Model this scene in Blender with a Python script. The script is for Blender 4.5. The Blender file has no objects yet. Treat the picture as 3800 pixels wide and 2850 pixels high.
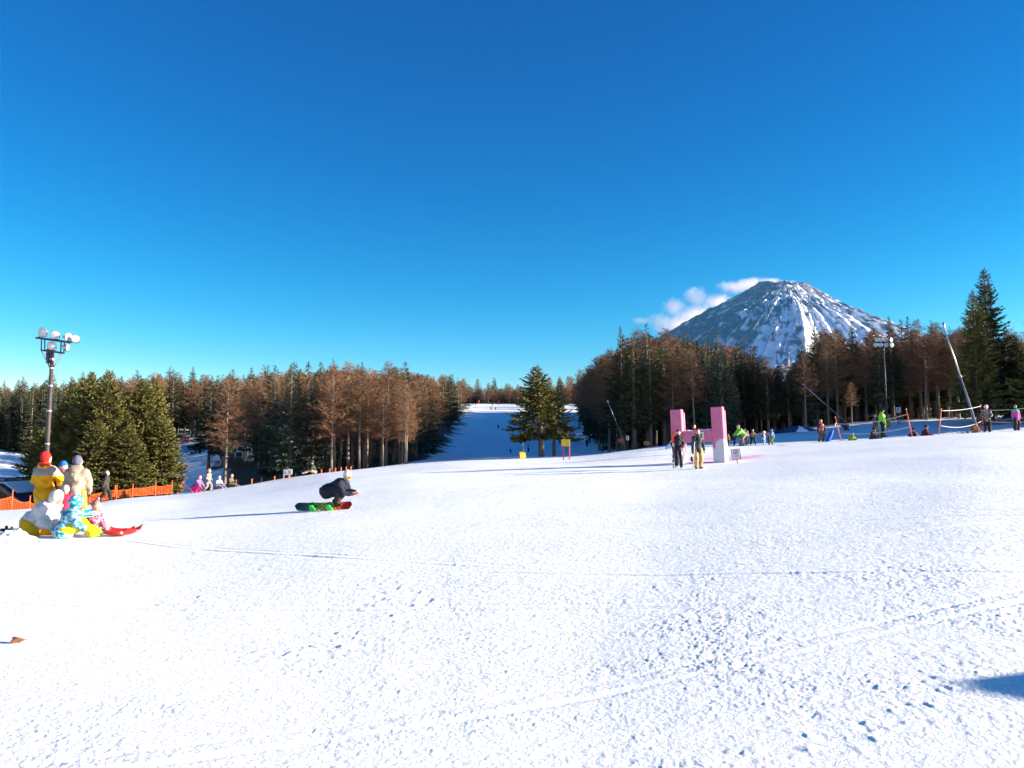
import bpy, math, random
import numpy as np
from mathutils import Vector, Matrix, Euler

# ------------------------------------------------------------------ camera, sky, sun, exposure
SC = bpy.context.scene
COL = SC.collection
F_PX, PITCH, EYE = 2870.0, math.radians(5.3), 1.6      # focal length in pixels of the 3800 wide photo
cam_d = bpy.data.cameras.new('camera'); cam = bpy.data.objects.new('camera', cam_d); COL.objects.link(cam)
cam.location = (0, 0, EYE); cam.rotation_euler = (math.pi/2 + PITCH, 0, 0)
cam_d.sensor_width = 36.0; cam_d.lens = 36.0*F_PX/3800.0
cam_d.clip_start = 0.1; cam_d.clip_end = 60000
SC.camera = cam

SUN_EL, SUN_AZ = math.radians(14.0), math.radians(93.5)  # azimuth clockwise from +Y (view direction)
sun_vec = Vector((math.sin(SUN_AZ)*math.cos(SUN_EL), math.cos(SUN_AZ)*math.cos(SUN_EL), math.sin(SUN_EL)))
W = bpy.data.worlds.new('World'); SC.world = W; W.use_nodes = True
nt = W.node_tree; nt.nodes.clear()
wo = nt.nodes.new('ShaderNodeOutputWorld'); bg = nt.nodes.new('ShaderNodeBackground')
sky = nt.nodes.new('ShaderNodeTexSky'); sky.sky_type = 'NISHITA'; sky.sun_disc = False
sky.sun_elevation = SUN_EL; sky.sun_rotation = SUN_AZ
sky.altitude = 1200; sky.air_density = 1.0; sky.dust_density = 0.3; sky.ozone_density = 3.0
hs = nt.nodes.new('ShaderNodeHueSaturation'); hs.inputs['Saturation'].default_value = 1.36; hs.inputs['Hue'].default_value = 0.503
bg.inputs['Strength'].default_value = 0.10
sc1 = nt.nodes.new('ShaderNodeVectorMath'); sc1.operation = 'SCALE'; sc1.inputs['Scale'].default_value = 0.215
sp1 = nt.nodes.new('ShaderNodeSeparateXYZ'); cb1 = nt.nodes.new('ShaderNodeCombineXYZ')    # the phone's deep, contrasty rendering of the sky
nt.links.new(sky.outputs['Color'], hs.inputs['Color']); nt.links.new(hs.outputs['Color'], sc1.inputs[0]); nt.links.new(sc1.outputs[0], sp1.inputs[0])
for ch, pw, gn in (('X', 1.96, 4.2), ('Y', 1.40, 1.54), ('Z', 1.09, 1.02)):
    p1 = nt.nodes.new('ShaderNodeMath'); p1.operation = 'POWER'; p1.inputs[1].default_value = pw; nt.links.new(sp1.outputs[ch], p1.inputs[0])
    m1 = nt.nodes.new('ShaderNodeMath'); m1.operation = 'MULTIPLY'; m1.inputs[1].default_value = gn*2.5; nt.links.new(p1.outputs[0], m1.inputs[0]); nt.links.new(m1.outputs[0], cb1.inputs[ch])
nt.links.new(cb1.outputs[0], bg.inputs['Color'])
nt.links.new(bg.outputs['Background'], wo.inputs['Surface'])
sl = bpy.data.lights.new('sun', 'SUN'); sl.energy = 5.0; sl.angle = math.radians(0.5); sl.color = (1.0, 0.905, 0.76)
so = bpy.data.objects.new('sun', sl); COL.objects.link(so); so.rotation_euler = sun_vec.to_track_quat('Z', 'Y').to_euler()
so.location = (60, 0, 40)
SC.view_settings.view_transform = 'Standard'; SC.view_settings.look = 'None'
SC.view_settings.exposure = 1.88; SC.view_settings.gamma = 1.0; SC.view_settings.use_curve_mapping = False
SC.render.engine = 'CYCLES'
SC.cycles.max_bounces = 6; SC.cycles.diffuse_bounces = 3; SC.cycles.glossy_bounces = 2
SC.cycles.transparent_max_bounces = 8; SC.cycles.volume_bounces = 4
SC.cycles.use_denoising = True

R = random.Random(7)
rad = math.radians
HOR = 1425 + F_PX*math.tan(PITCH)

def tanel(py): return math.tan(PITCH + math.atan((1425-py)/F_PX))
def zpix(Y, py): return EYE + Y*tanel(py)

# ------------------------------------------------------------------ noise
def _hash(ix, iy, seed):
    h = (ix.astype(np.int64)*374761393 + iy.astype(np.int64)*668265263 + seed*974634777) & 0xFFFFFFFF
    h = ((h ^ (h >> 13))*1274126177) & 0xFFFFFFFF
    return (h ^ (h >> 16)) & 0xFFFFFFFF
def perlin(x, y, seed=0):
    x = np.asarray(x, float); y = np.asarray(y, float)
    ix = np.floor(x); iy = np.floor(y); fx = x-ix; fy = y-iy
    u = fx*fx*fx*(fx*(fx*6-15)+10); v = fy*fy*fy*(fy*(fy*6-15)+10)
    def g(dx, dy):
        a = _hash(ix+dx, iy+dy, seed)*(2*math.pi/4294967296.0)
        return np.cos(a)*(fx-dx) + np.sin(a)*(fy-dy)
    return ((g(0,0)*(1-u)+g(1,0)*u)*(1-v) + (g(0,1)*(1-u)+g(1,1)*u)*v)*1.4
def fbm(x, y, seed=0, o=4, gain=.5):
    s = 0; a = 1.0; f = 1.0
    for i in range(o):
        s = s + a*perlin(x*f, y*f, seed+i*17); a *= gain; f *= 2.03
    return s
def sstep(a, b, x):
    t = np.clip((x-a)/(b-a), 0, 1); return t*t*(3-2*t)

# ------------------------------------------------------------------ mesh helpers
def new_obj(name, me, parent=None):
    o = bpy.data.objects.new(name, me); COL.objects.link(o)
    if parent is not None: o.parent = parent
    return o
def np_mesh(name, V, Fq, mats, smooth=False, attrs=None, fm=None):
    me = bpy.data.meshes.new(name)
    V = np.asarray(V, np.float32); n = len(V)
    me.vertices.add(n); me.vertices.foreach_set('co', V.ravel())
    lists = Fq if isinstance(Fq, (list, tuple)) else [Fq]
    lists = [np.asarray(f, np.int32) for f in lists if len(f)]
    loops = np.concatenate([f.ravel() for f in lists])
    tot = np.concatenate([np.full(len(f), f.shape[1], np.int32) for f in lists])
    st = np.concatenate([[0], np.cumsum(tot)[:-1]]).astype(np.int32)
    me.loops.add(len(loops)); me.loops.foreach_set('vertex_index', loops)
    me.polygons.add(len(tot)); me.polygons.foreach_set('loop_start', st); me.polygons.foreach_set('loop_total', tot)
    if smooth: me.polygons.foreach_set('use_smooth', np.ones(len(tot), bool))
    if fm is not None: me.polygons.foreach_set('material_index', np.asarray(fm, np.int32))
    for m in mats: me.materials.append(m)
    if attrs:
        for k, a in attrs.items():
            at = me.attributes.new(k, 'FLOAT', 'POINT'); at.data.foreach_set('value', np.asarray(a, np.float32))
    me.update(calc_edges=True); me.validate()
    return me

class MB:
    def __init__(s): s.v = []; s.f = []; s.m = []; s.cur = 0
    def mat(s, i): s.cur = i; return s
    def add(s, vs, fs):
        b = len(s.v); s.v += [tuple(v) for v in vs]
        for f in fs: s.f.append([i+b for i in f]); s.m.append(s.cur)
        return s
    def box(s, c, size, rot=None):
        hx, hy, hz = size[0]/2, size[1]/2, size[2]/2
        M = Euler(rot).to_matrix() if rot else Matrix.Identity(3)
        vs = [Vector(c)+M@Vector((x*hx, y*hy, z*hz)) for x in (-1,1) for y in (-1,1) for z in (-1,1)]
        return s.add(vs, [(0,1,3,2),(4,6,7,5),(0,4,5,1),(2,3,7,6),(0,2,6,4),(1,5,7,3)])
    def bbox(s, c, size, b=.01, rot=None):     # bevelled box
        M = Euler(rot).to_matrix() if rot else Matrix.Identity(3)
        h = [size[i]/2 for i in range(3)]; vs = []; idx = {}
        for sx in (-1,1):
            for sy in (-1,1):
                for sz in (-1,1):
                    for ax in range(3):
                        q = [sx*(h[0]-b), sy*(h[1]-b), sz*(h[2]-b)]; q[ax] = (sx,sy,sz)[ax]*h[ax]
                        idx[(sx,sy,sz,ax)] = len(vs); vs.append(Vector(c)+M@Vector(q))
        fs = []
        for ax in range(3):
            o = [i for i in range(3) if i != ax]
            for sg in (-1,1):
                ring = []
                for a, b2 in ((-1,-1),(1,-1),(1,1),(-1,1)):
                    k = [0,0,0]; k[ax] = sg; k[o[0]] = a; k[o[1]] = b2; ring.append(idx[tuple(k)+(ax,)])
                fs.append(ring)
            for a in (-1,1):
                for b2 in (-1,1):
                    k1 = [0,0,0]; k1[o[0]] = a; k1[o[1]] = b2; k2 = k1[:]; k1[ax] = -1; k2[ax] = 1
                    fs.append([idx[tuple(k1)+(o[0],)], idx[tuple(k2)+(o[0],)], idx[tuple(k2)+(o[1],)], idx[tuple(k1)+(o[1],)]])
        for sx in (-1,1):
            for sy in (-1,1):
                for sz in (-1,1): fs.append([idx[(sx,sy,sz,i)] for i in range(3)])
        return s.add(vs, fs)
    def tube(s, pts, r, n=8, cap=True):
        pts = [Vector(p) for p in pts]; rs = r if isinstance(r, (list, tuple)) else [r]*len(pts)
        vs = []; fs = []; up = None
        for i, p in enumerate(pts):
            t = (pts[min(i+1, len(pts)-1)]-pts[max(i-1, 0)]).normalized()
            if up is None:
                up = Vector((0,0,1)) if abs(t.z) < .9 else Vector((1,0,0))
            a = t.cross(up); a.normalize(); b = a.cross(t); b.normalize(); up = b
            for k in range(n):
                th = 2*math.pi*k/n; vs.append(p+(a*math.cos(th)+b*math.sin(th))*rs[i])
        for i in range(len(pts)-1):
            for k in range(n):
                k2 = (k+1) % n; fs.append((i*n+k, i*n+k2, (i+1)*n+k2, (i+1)*n+k))
        if cap: fs.append(tuple(range(n-1, -1, -1))); fs.append(tuple((len(pts)-1)*n+k for k in range(n)))
        return s.add(vs, fs)
    def ell(s, c, r, nu=12, nv=8, M=None):
        vs = []; fs = []
        for j in range(nv+1):
            ph = math.pi*j/nv
            for i in range(nu):
                th = 2*math.pi*i/nu
                q = Vector((r[0]*math.sin(ph)*math.cos(th), r[1]*math.sin(ph)*math.sin(th), r[2]*math.cos(ph)))
                if M is not None: q = M@q
                vs.append(Vector(c)+q)
        for j in range(nv):
            for i in range(nu):
                i2 = (i+1) % nu; fs.append((j*nu+i, (j+1)*nu+i, (j+1)*nu+i2, j*nu+i2))
        return s.add(vs, fs)
    def lathe(s, prof, c=(0,0,0), M=None, n=20):   # prof: (r, z)
        vs = []; fs = []
        for (r, z) in prof:
            for i in range(n):
                th = 2*math.pi*i/n; q = Vector((r*math.cos(th), r*math.sin(th), z))
                if M is not None: q = M@q
                vs.append(Vector(c)+q)
        for j in range(len(prof)-1):
            for i in range(n):
                i2 = (i+1) % n; fs.append((j*n+i, j*n+i2, (j+1)*n+i2, (j+1)*n+i))
        return s.add(vs, fs)
    def prism(s, poly, d0, d1, M=None, c=(0,0,0)):  # poly in (x,z), extruded along y
        n = len(poly); vs = []
        for d in (d0, d1):
            for (x, z) in poly:
                q = Vector((x, d, z)); q = M@q if M is not None else q; vs.append(Vector(c)+q)
        fs = [tuple(range(n)), tuple(range(2*n-1, n-1, -1))]
        for i in range(n):
            j = (i+1) % n; fs.append((j, i, n+i, n+j))
        return s.add(vs, fs)
    def build(s, name, mats, parent=None, smooth=False):
        me = bpy.data.meshes.new(name); me.from_pydata([tuple(v) for v in s.v], [], s.f)
        mats = mats if isinstance(mats, (list, tuple)) else [mats]
        for m in mats: me.materials.append(m)
        me.polygons.foreach_set('material_index', s.m)
        if smooth: me.polygons.foreach_set('use_smooth', [True]*len(s.f))
        me.update()
        return new_obj(name, me, parent)

def tag(o, label=None, cat=None, group=None, kind=None):
    if label: o['label'] = label
    if cat: o['category'] = cat
    if group: o['group'] = group
    if kind: o['kind'] = kind
    return o
def thing(name, label, cat, loc=(0,0,0), rz=0, group=None, rot=None):
    o = bpy.data.objects.new(name, None); COL.objects.link(o); o.empty_display_size = .2
    o.location = loc; o.rotation_euler = rot if rot else (0, 0, rz)
    return tag(o, label, cat, group)
def copy_tree(o, parent=None):
    c = o.copy(); COL.objects.link(c); c.parent = parent
    for ch in list(o.children): copy_tree(ch, c)
    return c

# ------------------------------------------------------------------ materials
def lin(r, g, b):
    f = lambda c: (c/12.92 if c <= .04045 else ((c+.055)/1.055)**2.4)
    return (f(r/255), f(g/255), f(b/255))
def mat(name, col, rough=.7, var=.15, scale=6.0, spec=.3, bump=0, bscale=40, metal=0, col2=None, ramp=None, objrand=0, stretch=None):
    m = bpy.data.materials.new(name); m.use_nodes = True; t = m.node_tree; n = t.nodes; L = t.links
    b = n['Principled BSDF']; b.inputs['Roughness'].default_value = rough; b.inputs['Metallic'].default_value = metal
    b.inputs['Specular IOR Level'].default_value = spec
    tc = n.new('ShaderNodeTexCoord'); nz = n.new('ShaderNodeTexNoise'); nz.inputs['Scale'].default_value = scale
    nz.inputs['Detail'].default_value = 4
    src = tc.outputs['Object']
    if stretch:
        mp = n.new('ShaderNodeMapping'); mp.inputs['Scale'].default_value = stretch; L.new(src, mp.inputs['Vector']); src = mp.outputs['Vector']
    L.new(src, nz.inputs['Vector'])
    cr = n.new('ShaderNodeValToRGB')
    if ramp:
        e = cr.color_ramp.elements
        while len(e) < len(ramp): e.new(.5)
        for i, (p, c) in enumerate(ramp): e[i].position = p; e[i].color = (*c, 1)
        cr.color_ramp.interpolation = 'CONSTANT' if name.startswith('pattern') else 'LINEAR'
    else:
        c2 = col2 or tuple(min(1, c*(1+var)) for c in col); c1 = col if col2 else tuple(c*(1-var) for c in col)
        cr.color_ramp.elements[0].position = .35; cr.color_ramp.elements[0].color = (*c1, 1)
        cr.color_ramp.elements[1].position = .65; cr.color_ramp.elements[1].color = (*c2, 1)
    L.new(nz.outputs['Fac'], cr.inputs['Fac']); out = cr.outputs['Color']
    if objrand:
        oi = n.new('ShaderNodeObjectInfo'); h = n.new('ShaderNodeHueSaturation'); mr = n.new('ShaderNodeMapRange')
        mr.inputs['To Min'].default_value = 1-objrand; mr.inputs['To Max'].default_value = 1+objrand
        L.new(oi.outputs['Random'], mr.inputs['Value']); L.new(mr.outputs['Result'], h.inputs['Value'])
        mr2 = n.new('ShaderNodeMapRange'); mr2.inputs['To Min'].default_value = .5+.03*objrand; mr2.inputs['To Max'].default_value = .5-.06*objrand
        mu = n.new('ShaderNodeMath'); mu.operation = 'FRACT'; mm = n.new('ShaderNodeMath'); mm.operation = 'MULTIPLY'; mm.inputs[1].default_value = 7.31
        L.new(oi.outputs['Random'], mm.inputs[0]); L.new(mm.outputs[0], mu.inputs[0]); L.new(mu.outputs[0], mr2.inputs['Value']); L.new(mr2.outputs['Result'], h.inputs['Hue'])
        L.new(out, h.inputs['Color']); out = h.outputs['Color']
    L.new(out, b.inputs['Base Color'])
    if bump:
        nb = n.new('ShaderNodeTexNoise'); nb.inputs['Scale'].default_value = bscale; nb.inputs['Detail'].default_value = 3
        L.new(tc.outputs['Object'], nb.inputs['Vector']); bp = n.new('ShaderNodeBump'); bp.inputs['Strength'].default_value = bump
        bp.inputs['Distance'].default_value = .02
        L.new(nb.outputs['Fac'], bp.inputs['Height']); L.new(bp.outputs['Normal'], b.inputs['Normal'])
    return m

M = {}
M['bark'] = mat('bark', (.145,.115,.085), .9, scale=3, col2=(.225,.185,.14), bump=.6, bscale=12, stretch=(4,4,.6), objrand=.25)
M['bark_dark'] = mat('bark_dark', (.10,.075,.055), .9, scale=3, col2=(.17,.14,.11), bump=.6, bscale=12, stretch=(4,4,.6), objrand=.2)
M['spruce'] = mat('spruce', (.026,.036,.014), .75, scale=1.1, col2=(.074,.080,.028), spec=.2, objrand=.35)  # foliage colour darkened to carry the shade of the right-hand woods
M['spruce_lit'] = mat('spruce_lit', (.082,.084,.022), .75, scale=1.0, col2=(.22,.205,.052), spec=.2, objrand=.2)  # brighter, yellower copy of the foliage, sunlight put into its colour
M['spruce_blue'] = mat('spruce_blue', (.04,.062,.042), .75, scale=1.1, col2=(.10,.13,.085), spec=.2, objrand=.2)
M['dead_twig'] = mat('dead_twig', (.16,.085,.045), .9, scale=3, col2=(.26,.14,.075))
M['larch'] = mat('larch', (.125,.064,.030), .9, scale=.9, col2=(.27,.148,.072), objrand=.25)
M['steel'] = mat('steel', (.42,.44,.47), .4, metal=.7, var=.1)
M['dark_steel'] = mat('dark_steel', (.06,.065,.09), .5, metal=.3, var=.2)
M['pole_brown'] = mat('pole_brown', (.055,.042,.04), .65, var=.2, scale=2)
M['lens'] = mat('lens', (.50,.52,.50), .12, var=.1, scale=9, spec=.6)
M['white'] = mat('white_paint', (.78,.78,.78), .5, var=.05)
M['black'] = mat('black', (.018,.018,.02), .6, var=.25)
M['orange'] = mat('orange_plastic', (.80,.13,.03), .5, var=.1)
M['orange_net'] = mat('orange_net', (.85,.14,.025), .6, var=.12, scale=3)
M['red_net'] = mat('red_net', (.30,.035,.03), .7, var=.2)
M['rope'] = mat('rope', (.55,.52,.52), .8, var=.15)
M['wood'] = mat('wood', (.16,.085,.045), .8, var=.3, scale=3, bump=.3, bscale=10, stretch=(1,1,6))
M['wood_dark'] = mat('wood_dark', (.07,.038,.025), .8, var=.3, scale=3)
M['yellow_pad'] = mat('yellow_pad', (.80,.40,.03), .6, var=.12, bump=.3, bscale=8)
M['orange_pad'] = mat('orange_pad', (.62,.22,.05), .6, var=.12, bump=.3, bscale=8)
M['rust_pad'] = mat('rust_pad', (.33,.11,.05), .7, var=.15)
M['blue_bag'] = mat('blue_bag', (.015,.10,.55), .6, var=.2, bump=.3, bscale=14)
M['red'] = mat('red_plastic', (.62,.02,.015), .35, var=.08, spec=.5)
M['snow'] = mat('snow_heap', (.86,.87,.89), .8, var=.03, bump=.8, bscale=18)

# ------------------------------------------------------------------ terrain
def zz(Y, z): return (Y, z)
def pp(Y, py): return (Y, zpix(Y, py))
SLOPE = [(100,1.7),(143,2.4),(175,4.4),(240,10.3),(320,19.5),(395,zpix(395,1496)),(430,29.0),(600,33),(1000,38)]
LEFTB = [(250,14),(400,24),(1000,40)]
TCOL = {
 -2600: [(3,0),(17,-.1),(35,-1.2),(45,-2.5),(60,-4),(100,-3),(250,8),(1000,30)],
 -900: [(3,0),(17,-.1),(35,-1.2),(45,-3),(60,-5),(90,-4),(115,1.5),(140,5),(250,13),(1000,35)],
 0: [(3,0),(6,0),pp(17,1968),pp(25,1926),pp(35,1894),zz(43,-3),zz(60,-5),zz(90,-3),zz(108,1.5),pp(125,1640)]+LEFTB,
 400: [(3,0),(6,0),pp(15.5,2000),pp(20.4,1937),pp(30,1884),pp(45,1850),zz(52,-2.3),zz(65,-4),zz(90,-3.6),zz(120,-.5),pp(155,1640)]+LEFTB,
 700: [(3,0),(6,0),(20.4,-.03),(36,-.4),pp(48,1826),zz(56,-1.9),zz(70,-3.2),zz(95,-2.6),zz(120,.2),pp(155,1640)]+LEFTB,
 1000: [(3,0),(6,0),(20.4,.08),(36,.05),pp(55,1781),zz(63,-.7),zz(80,-.8),zz(105,1),zz(160,7)]+LEFTB,
 1240: [(3,0),(6,0),pp(20.4,1892),(36,.45),pp(58,1748),zz(66,.1),zz(80,.7),zz(120,4),zz(160,8),zz(250,15),(400,26),(1000,40)],
 1500: [(3,0),(6,.02),(20.4,.27),(36,.7),pp(50,1742),pp(62,1722),zz(72,1.0),zz(100,2.2),zz(143,6),zz(200,11),(300,21),(400,30),(1000,40)],
 1620: [(3,0),(6,.02),(20.4,.3),(36,.75),pp(50,1731),pp(65,1711),zz(80,1.35),zz(110,1.9),zz(143,3.2),zz(200,8.5),(300,19),(400,30),(600,34),(1000,40)],
 1720: [(3,0),(6,.03),(20.4,.34),(36,.8),pp(50,1724),pp(65,1704)]+SLOPE,
 1900: [(3,0),(6,.04),(20.4,.38),(36,.86),pp(50,1718),pp(65,1698)]+SLOPE,
 2080: [(3,0),(6,.05),(20.4,.42),(36,.93),pp(50,1712),pp(65,1694)]+SLOPE,
 2200: [(3,0),(6,.06),(20.4,.44),(36,.98),pp(50,1702),pp(63,1688)]+SLOPE,
 2440: [(3,0),(6,.1),(20.4,.5),pp(36.6,1735),pp(50,1677),pp(60,1656),zz(75,2.55),zz(100,3.6),zz(143,6),(240,14),(400,29),(1000,38)],
 2800: [(3,0),(6,.15),(20.4,.7),pp(36.6,1712),pp(50,1668),pp(58,1650),pp(67,1613),zz(75,3.7),zz(100,4.8),(143,7),(400,29),(1000,38)],
 3200: [(3,0),(6,.2),(20.4,.9),(36.6,1.85),pp(52,1632),zz(57,2.72),pp(68,1590),pp(74,1560),zz(84,5.3),zz(100,6),(143,9),(400,29),(1000,38)],
 3600: [(3,0),(6,.25),(20.4,1.15),(36.6,2.3),pp(50,1604),zz(56,3.1),pp(74,1549),zz(100,6.8),(143,10),(400,29),(1000,38)],
 4300: [(3,0),(6,.3),(20.4,1.35),(36,2.7),(50,3.7),(74,5.8),(100,7.2),(143,9),(1000,38)],
 6500: [(3,0),(6,.3),(20.4,1.0),(36,1.8),(50,2.2),(100,3),(300,5),(1000,30)],
}
_th = np.linspace(-rad(75), rad(75), 501); _lr = np.linspace(math.log(1.0), math.log(1200), 480)
def _build_table():
    keys = sorted(TCOL); kth = np.array([math.atan((k-1900)/F_PX) for k in keys])
    prof = []
    for k, th in zip(keys, kth):
        pts = [(.5, 0)]+list(TCOL[k])+[(5000, TCOL[k][-1][1])]
        lr = np.log(np.array([p[0] for p in pts])/math.cos(th)); z = np.array([p[1] for p in pts])
        prof.append(np.interp(_lr, lr, z))
    prof = np.array(prof); T = np.zeros((len(_th), len(_lr)))
    for j in range(len(_lr)): T[:, j] = np.interp(_th, kth, prof[:, j])
    def blur(A, s, ax):
        k = np.arange(-int(3*s)-1, int(3*s)+2); w = np.exp(-.5*(k/s)**2); w /= w.sum()
        P = np.pad(A, [(len(k)//2,)*2 if a == ax else (0,0) for a in (0,1)], mode='edge'); out = 0
        for i, wi in enumerate(w):
            out = out + wi*(P[i:i+A.shape[0], :] if ax == 0 else P[:, i:i+A.shape[1]])
        return out
    T = blur(T, 4.0, 0); T = blur(T, 2.2, 1)
    return T
_T = _build_table()
def zbase(x, y):
    x = np.asarray(x, float); y = np.asarray(y, float)
    r = np.maximum(np.hypot(x, y), 1.0); th = np.arctan2(x, np.where(np.abs(y) < 1e-9, 1e-9, y))
    back = np.abs(th) > rad(75)
    th2 = np.clip(th, -rad(75), rad(75))
    a = (th2-_th[0])/(_th[1]-_th[0]); b = np.clip((np.log(r)-_lr[0])/(_lr[1]-_lr[0]), 0, len(_lr)-1.001)
    i = np.clip(a.astype(int), 0, len(_th)-2); j = b.astype(int); fa = a-i; fb = b-j
    z = (_T[i,j]*(1-fa)+_T[i+1,j]*fa)*(1-fb)+(_T[i,j+1]*(1-fa)+_T[i+1,j+1]*fa)*fb
    w = np.where(back, np.clip((math.pi-np.abs(th))/(math.pi-rad(75)), 0, 1), 1.0)
    return z*w
def und(x, y):       # gentle undulation, part of the ground everything stands on
    r = np.hypot(x, y)
    return .010*fbm(x*.45, y*.45, 3, 2)*sstep(4, 9, r) + .06*fbm(x*.11, y*.11, 5, 2)*sstep(8, 20, r)*(1-sstep(40, 60, r)*.6)
def gz(x, y): return float(zbase(np.array([x]), np.array([y]))[0] + und(np.array([x]), np.array([y]))[0])
def G(px, Y, dz=0.0):
    x = (px-1900)/F_PX*Y/1.0035
    for _ in range(1 if Y < 60 else 0):
        v = math.tan(math.atan((gz(x, Y)-EYE)/Y)-PITCH); x = (px-1900)/F_PX*Y/(math.cos(PITCH)-v*math.sin(PITCH))
    return Vector((x, Y, gz(x, Y)+dz))
def AT(px, py, Y):
    v = (1425-py)/F_PX; u = (px-1900)/F_PX; yy = math.cos(PITCH)-v*math.sin(PITCH)
    return Vector((u/yy*Y, Y, EYE+(math.sin(PITCH)+v*math.cos(PITCH))/yy*Y))

def build_ground():
    thd = np.linspace(-rad(37.5), rad(37.5), 1150)
    ths = np.concatenate([np.linspace(-math.pi, -rad(38), 60), thd, np.linspace(rad(38), math.pi, 61)[:-1]])
    rs = np.concatenate([[.15,.5,1,1.6,2.2,2.8,3.1], np.exp(np.linspace(math.log(3.35), math.log(62), 980)),
                         np.exp(np.linspace(math.log(63), math.log(460), 170)), np.exp(np.linspace(math.log(480), math.log(14000), 24))])
    TH, RR = np.meshgrid(ths, rs, indexing='ij'); X = RR*np.sin(TH); Y = RR*np.cos(TH)
    Z = zbase(X, Y) + und(X, Y)
    # crust, clods and tracks of the snow
    m = RR < 75
    x = X[m]; y = Y[m]; r = RR[m]
    f1 = 1-sstep(25, 60, r); f2 = 1-sstep(10, 32, r)
    rough = .55+.45*sstep(-.3, .5, fbm(x*.22+3, y*.22, 9, 3))+.35*sstep(0, 9, x)*(1-sstep(10, 25, y))
    f3 = 1-sstep(6, 13, r)
    rough = rough*(.35+1.0*sstep(-.45, .5, fbm(x*.9+5, y*1.3, 19, 3)))
    d = .0032*perlin(x*4.3, y*6.0, 21)*f1*rough
    d += .0026*perlin(x*10.5, y*13, 22)*f1*rough
    d += .0028*perlin(x*21, y*25, 23)*f2*rough
    d += .0027*perlin(x*40, y*46, 24)*f3*rough
    cl = perlin(x*7.5+11, y*7.5, 31); msk = sstep(.12, .6, fbm(x*.5, y*.5, 33, 2))*sstep(15, 6, r)*.8 + .10*sstep(30, 10, r)
    d += .042*np.clip(cl-.40, 0, 1)*msk*f1
    d -= .026*np.clip(-cl-.42, 0, 1)*msk*f1
    cl2 = perlin(x*15.3+1, y*15.3, 36); d += .016*np.clip(cl2-.44, 0, 1)*(.5+.7*msk)*f2
    rr = np.random.RandomState(5)
    for k in range(20):          # board and ski tracks
        ang = rr.normal(0, .4); c, s = math.cos(ang), math.sin(ang); off = rr.uniform(5, 36); bend = rr.normal(0, .004); xo = rr.uniform(-12, 12)
        q = (y-off)*c - (x-xo)*s - bend*(x-xo)**2
        along = (x-xo)*c+(y-off)*s; env = sstep(8, 4, np.abs(along))*(.4+.6*sstep(-.3,.3,perlin(x*.8,y*.8,90+k)))
        d += (-.011*np.exp(-(q/.035)**2)+.007*np.exp(-((q-.08)/.035)**2)-.010*np.exp(-((q-.24)/.035)**2)*(k % 2))*env
    Z[m] += d
    # forest floor without snow, pink tint by the letter
    px = 1900+F_PX*np.tan(np.clip(TH, -1.2, 1.2)); D = np.where(np.abs(TH) < 1.2, Y, 1)
    n = fbm(X*.16, Y*.16, 41, 4)
    duff = np.zeros_like(X)
    edge = np.interp(Y, [55, 62, 66, 80, 110, 143, 200, 300, 400], [1000, 1380, 1520, 1590, 1640, 1665, 1700, 1735, 1765])
    duff = np.maximum(duff, sstep(10, -30, px-edge+40*n)*sstep(56, 60, Y+1.5*n)*sstep(880, 960, px)*(Y < 420))
    duff = np.maximum(duff, sstep(.0, .25, n+.1)*sstep(72, 80, Y)*(px > 3050)*.9)
    duff = np.maximum(duff, sstep(-.1, .2, n+.35)*sstep(62.5, 66, Y+2*n)*sstep(2290, 2330, px)*(px < 2720))
    duff = np.maximum(duff, sstep(80, 84, Y+3*n)*sstep(2300, 2330, px))
    duff = np.maximum(duff, sstep(415, 425, Y)*(Y < 900))
    duff = np.maximum(duff, sstep(-.2, .3, n)*sstep(135, 150, Y)*(px < 1000))
    duff = np.maximum(duff, sstep(.15, .3, n)*sstep(98, 108, Y)*(px < 1000)*(px > 790))
    duff = np.maximum(duff, sstep(815, 865, px+25*n)*sstep(57, 61, Y)*(Y < 320)*(px < 1010))
    fine = fbm(X*1.1, Y*1.1, 44, 3)
    duff = np.clip(duff+ .5*fine*(duff > .02)*(duff < .98), 0, 1)
    duff = np.maximum(duff, (Y > 1000)*1.0)
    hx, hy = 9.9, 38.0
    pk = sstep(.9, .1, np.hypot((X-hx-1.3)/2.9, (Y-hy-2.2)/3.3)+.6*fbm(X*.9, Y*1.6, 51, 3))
    na, nr = TH.shape; I = np.arange(na*nr).reshape(na, nr)
    A = I; B = np.roll(I, -1, axis=0)
    Fq = np.stack([A[:, :-1], A[:, 1:], B[:, 1:], B[:, :-1]], -1).reshape(-1, 4)
    V = np.stack([X, Y, Z], -1).reshape(-1, 3)
    m = bpy.data.materials.new('snow_ground'); m.use_nodes = True; t = m.node_tree; nn = t.nodes; L = t.links
    b = nn['Principled BSDF']; b.inputs['Roughness'].default_value = .75; b.inputs['Specular IOR Level'].default_value = .2
    tc = nn.new('ShaderNodeTexCoord')
    n1 = nn.new('ShaderNodeTexNoise'); n1.inputs['Scale'].default_value = .35; n1.inputs['Detail'].default_value = 5
    L.new(tc.outputs['Object'], n1.inputs['Vector'])
    cr = nn.new('ShaderNodeValToRGB'); cr.color_ramp.elements[0].color = (.86,.855,.85,1); cr.color_ramp.elements[1].color = (.92,.915,.905,1)
    cr.color_ramp.elements[0].position = .3; cr.color_ramp.elements[1].position = .7
    L.new(n1.outputs['Fac'], cr.inputs['Fac'])
    n2 = nn.new('ShaderNodeTexNoise'); n2.inputs['Scale'].default_value = 1.8; n2.inputs['Detail'].default_value = 6
    L.new(tc.outputs['Object'], n2.inputs['Vector'])
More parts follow.
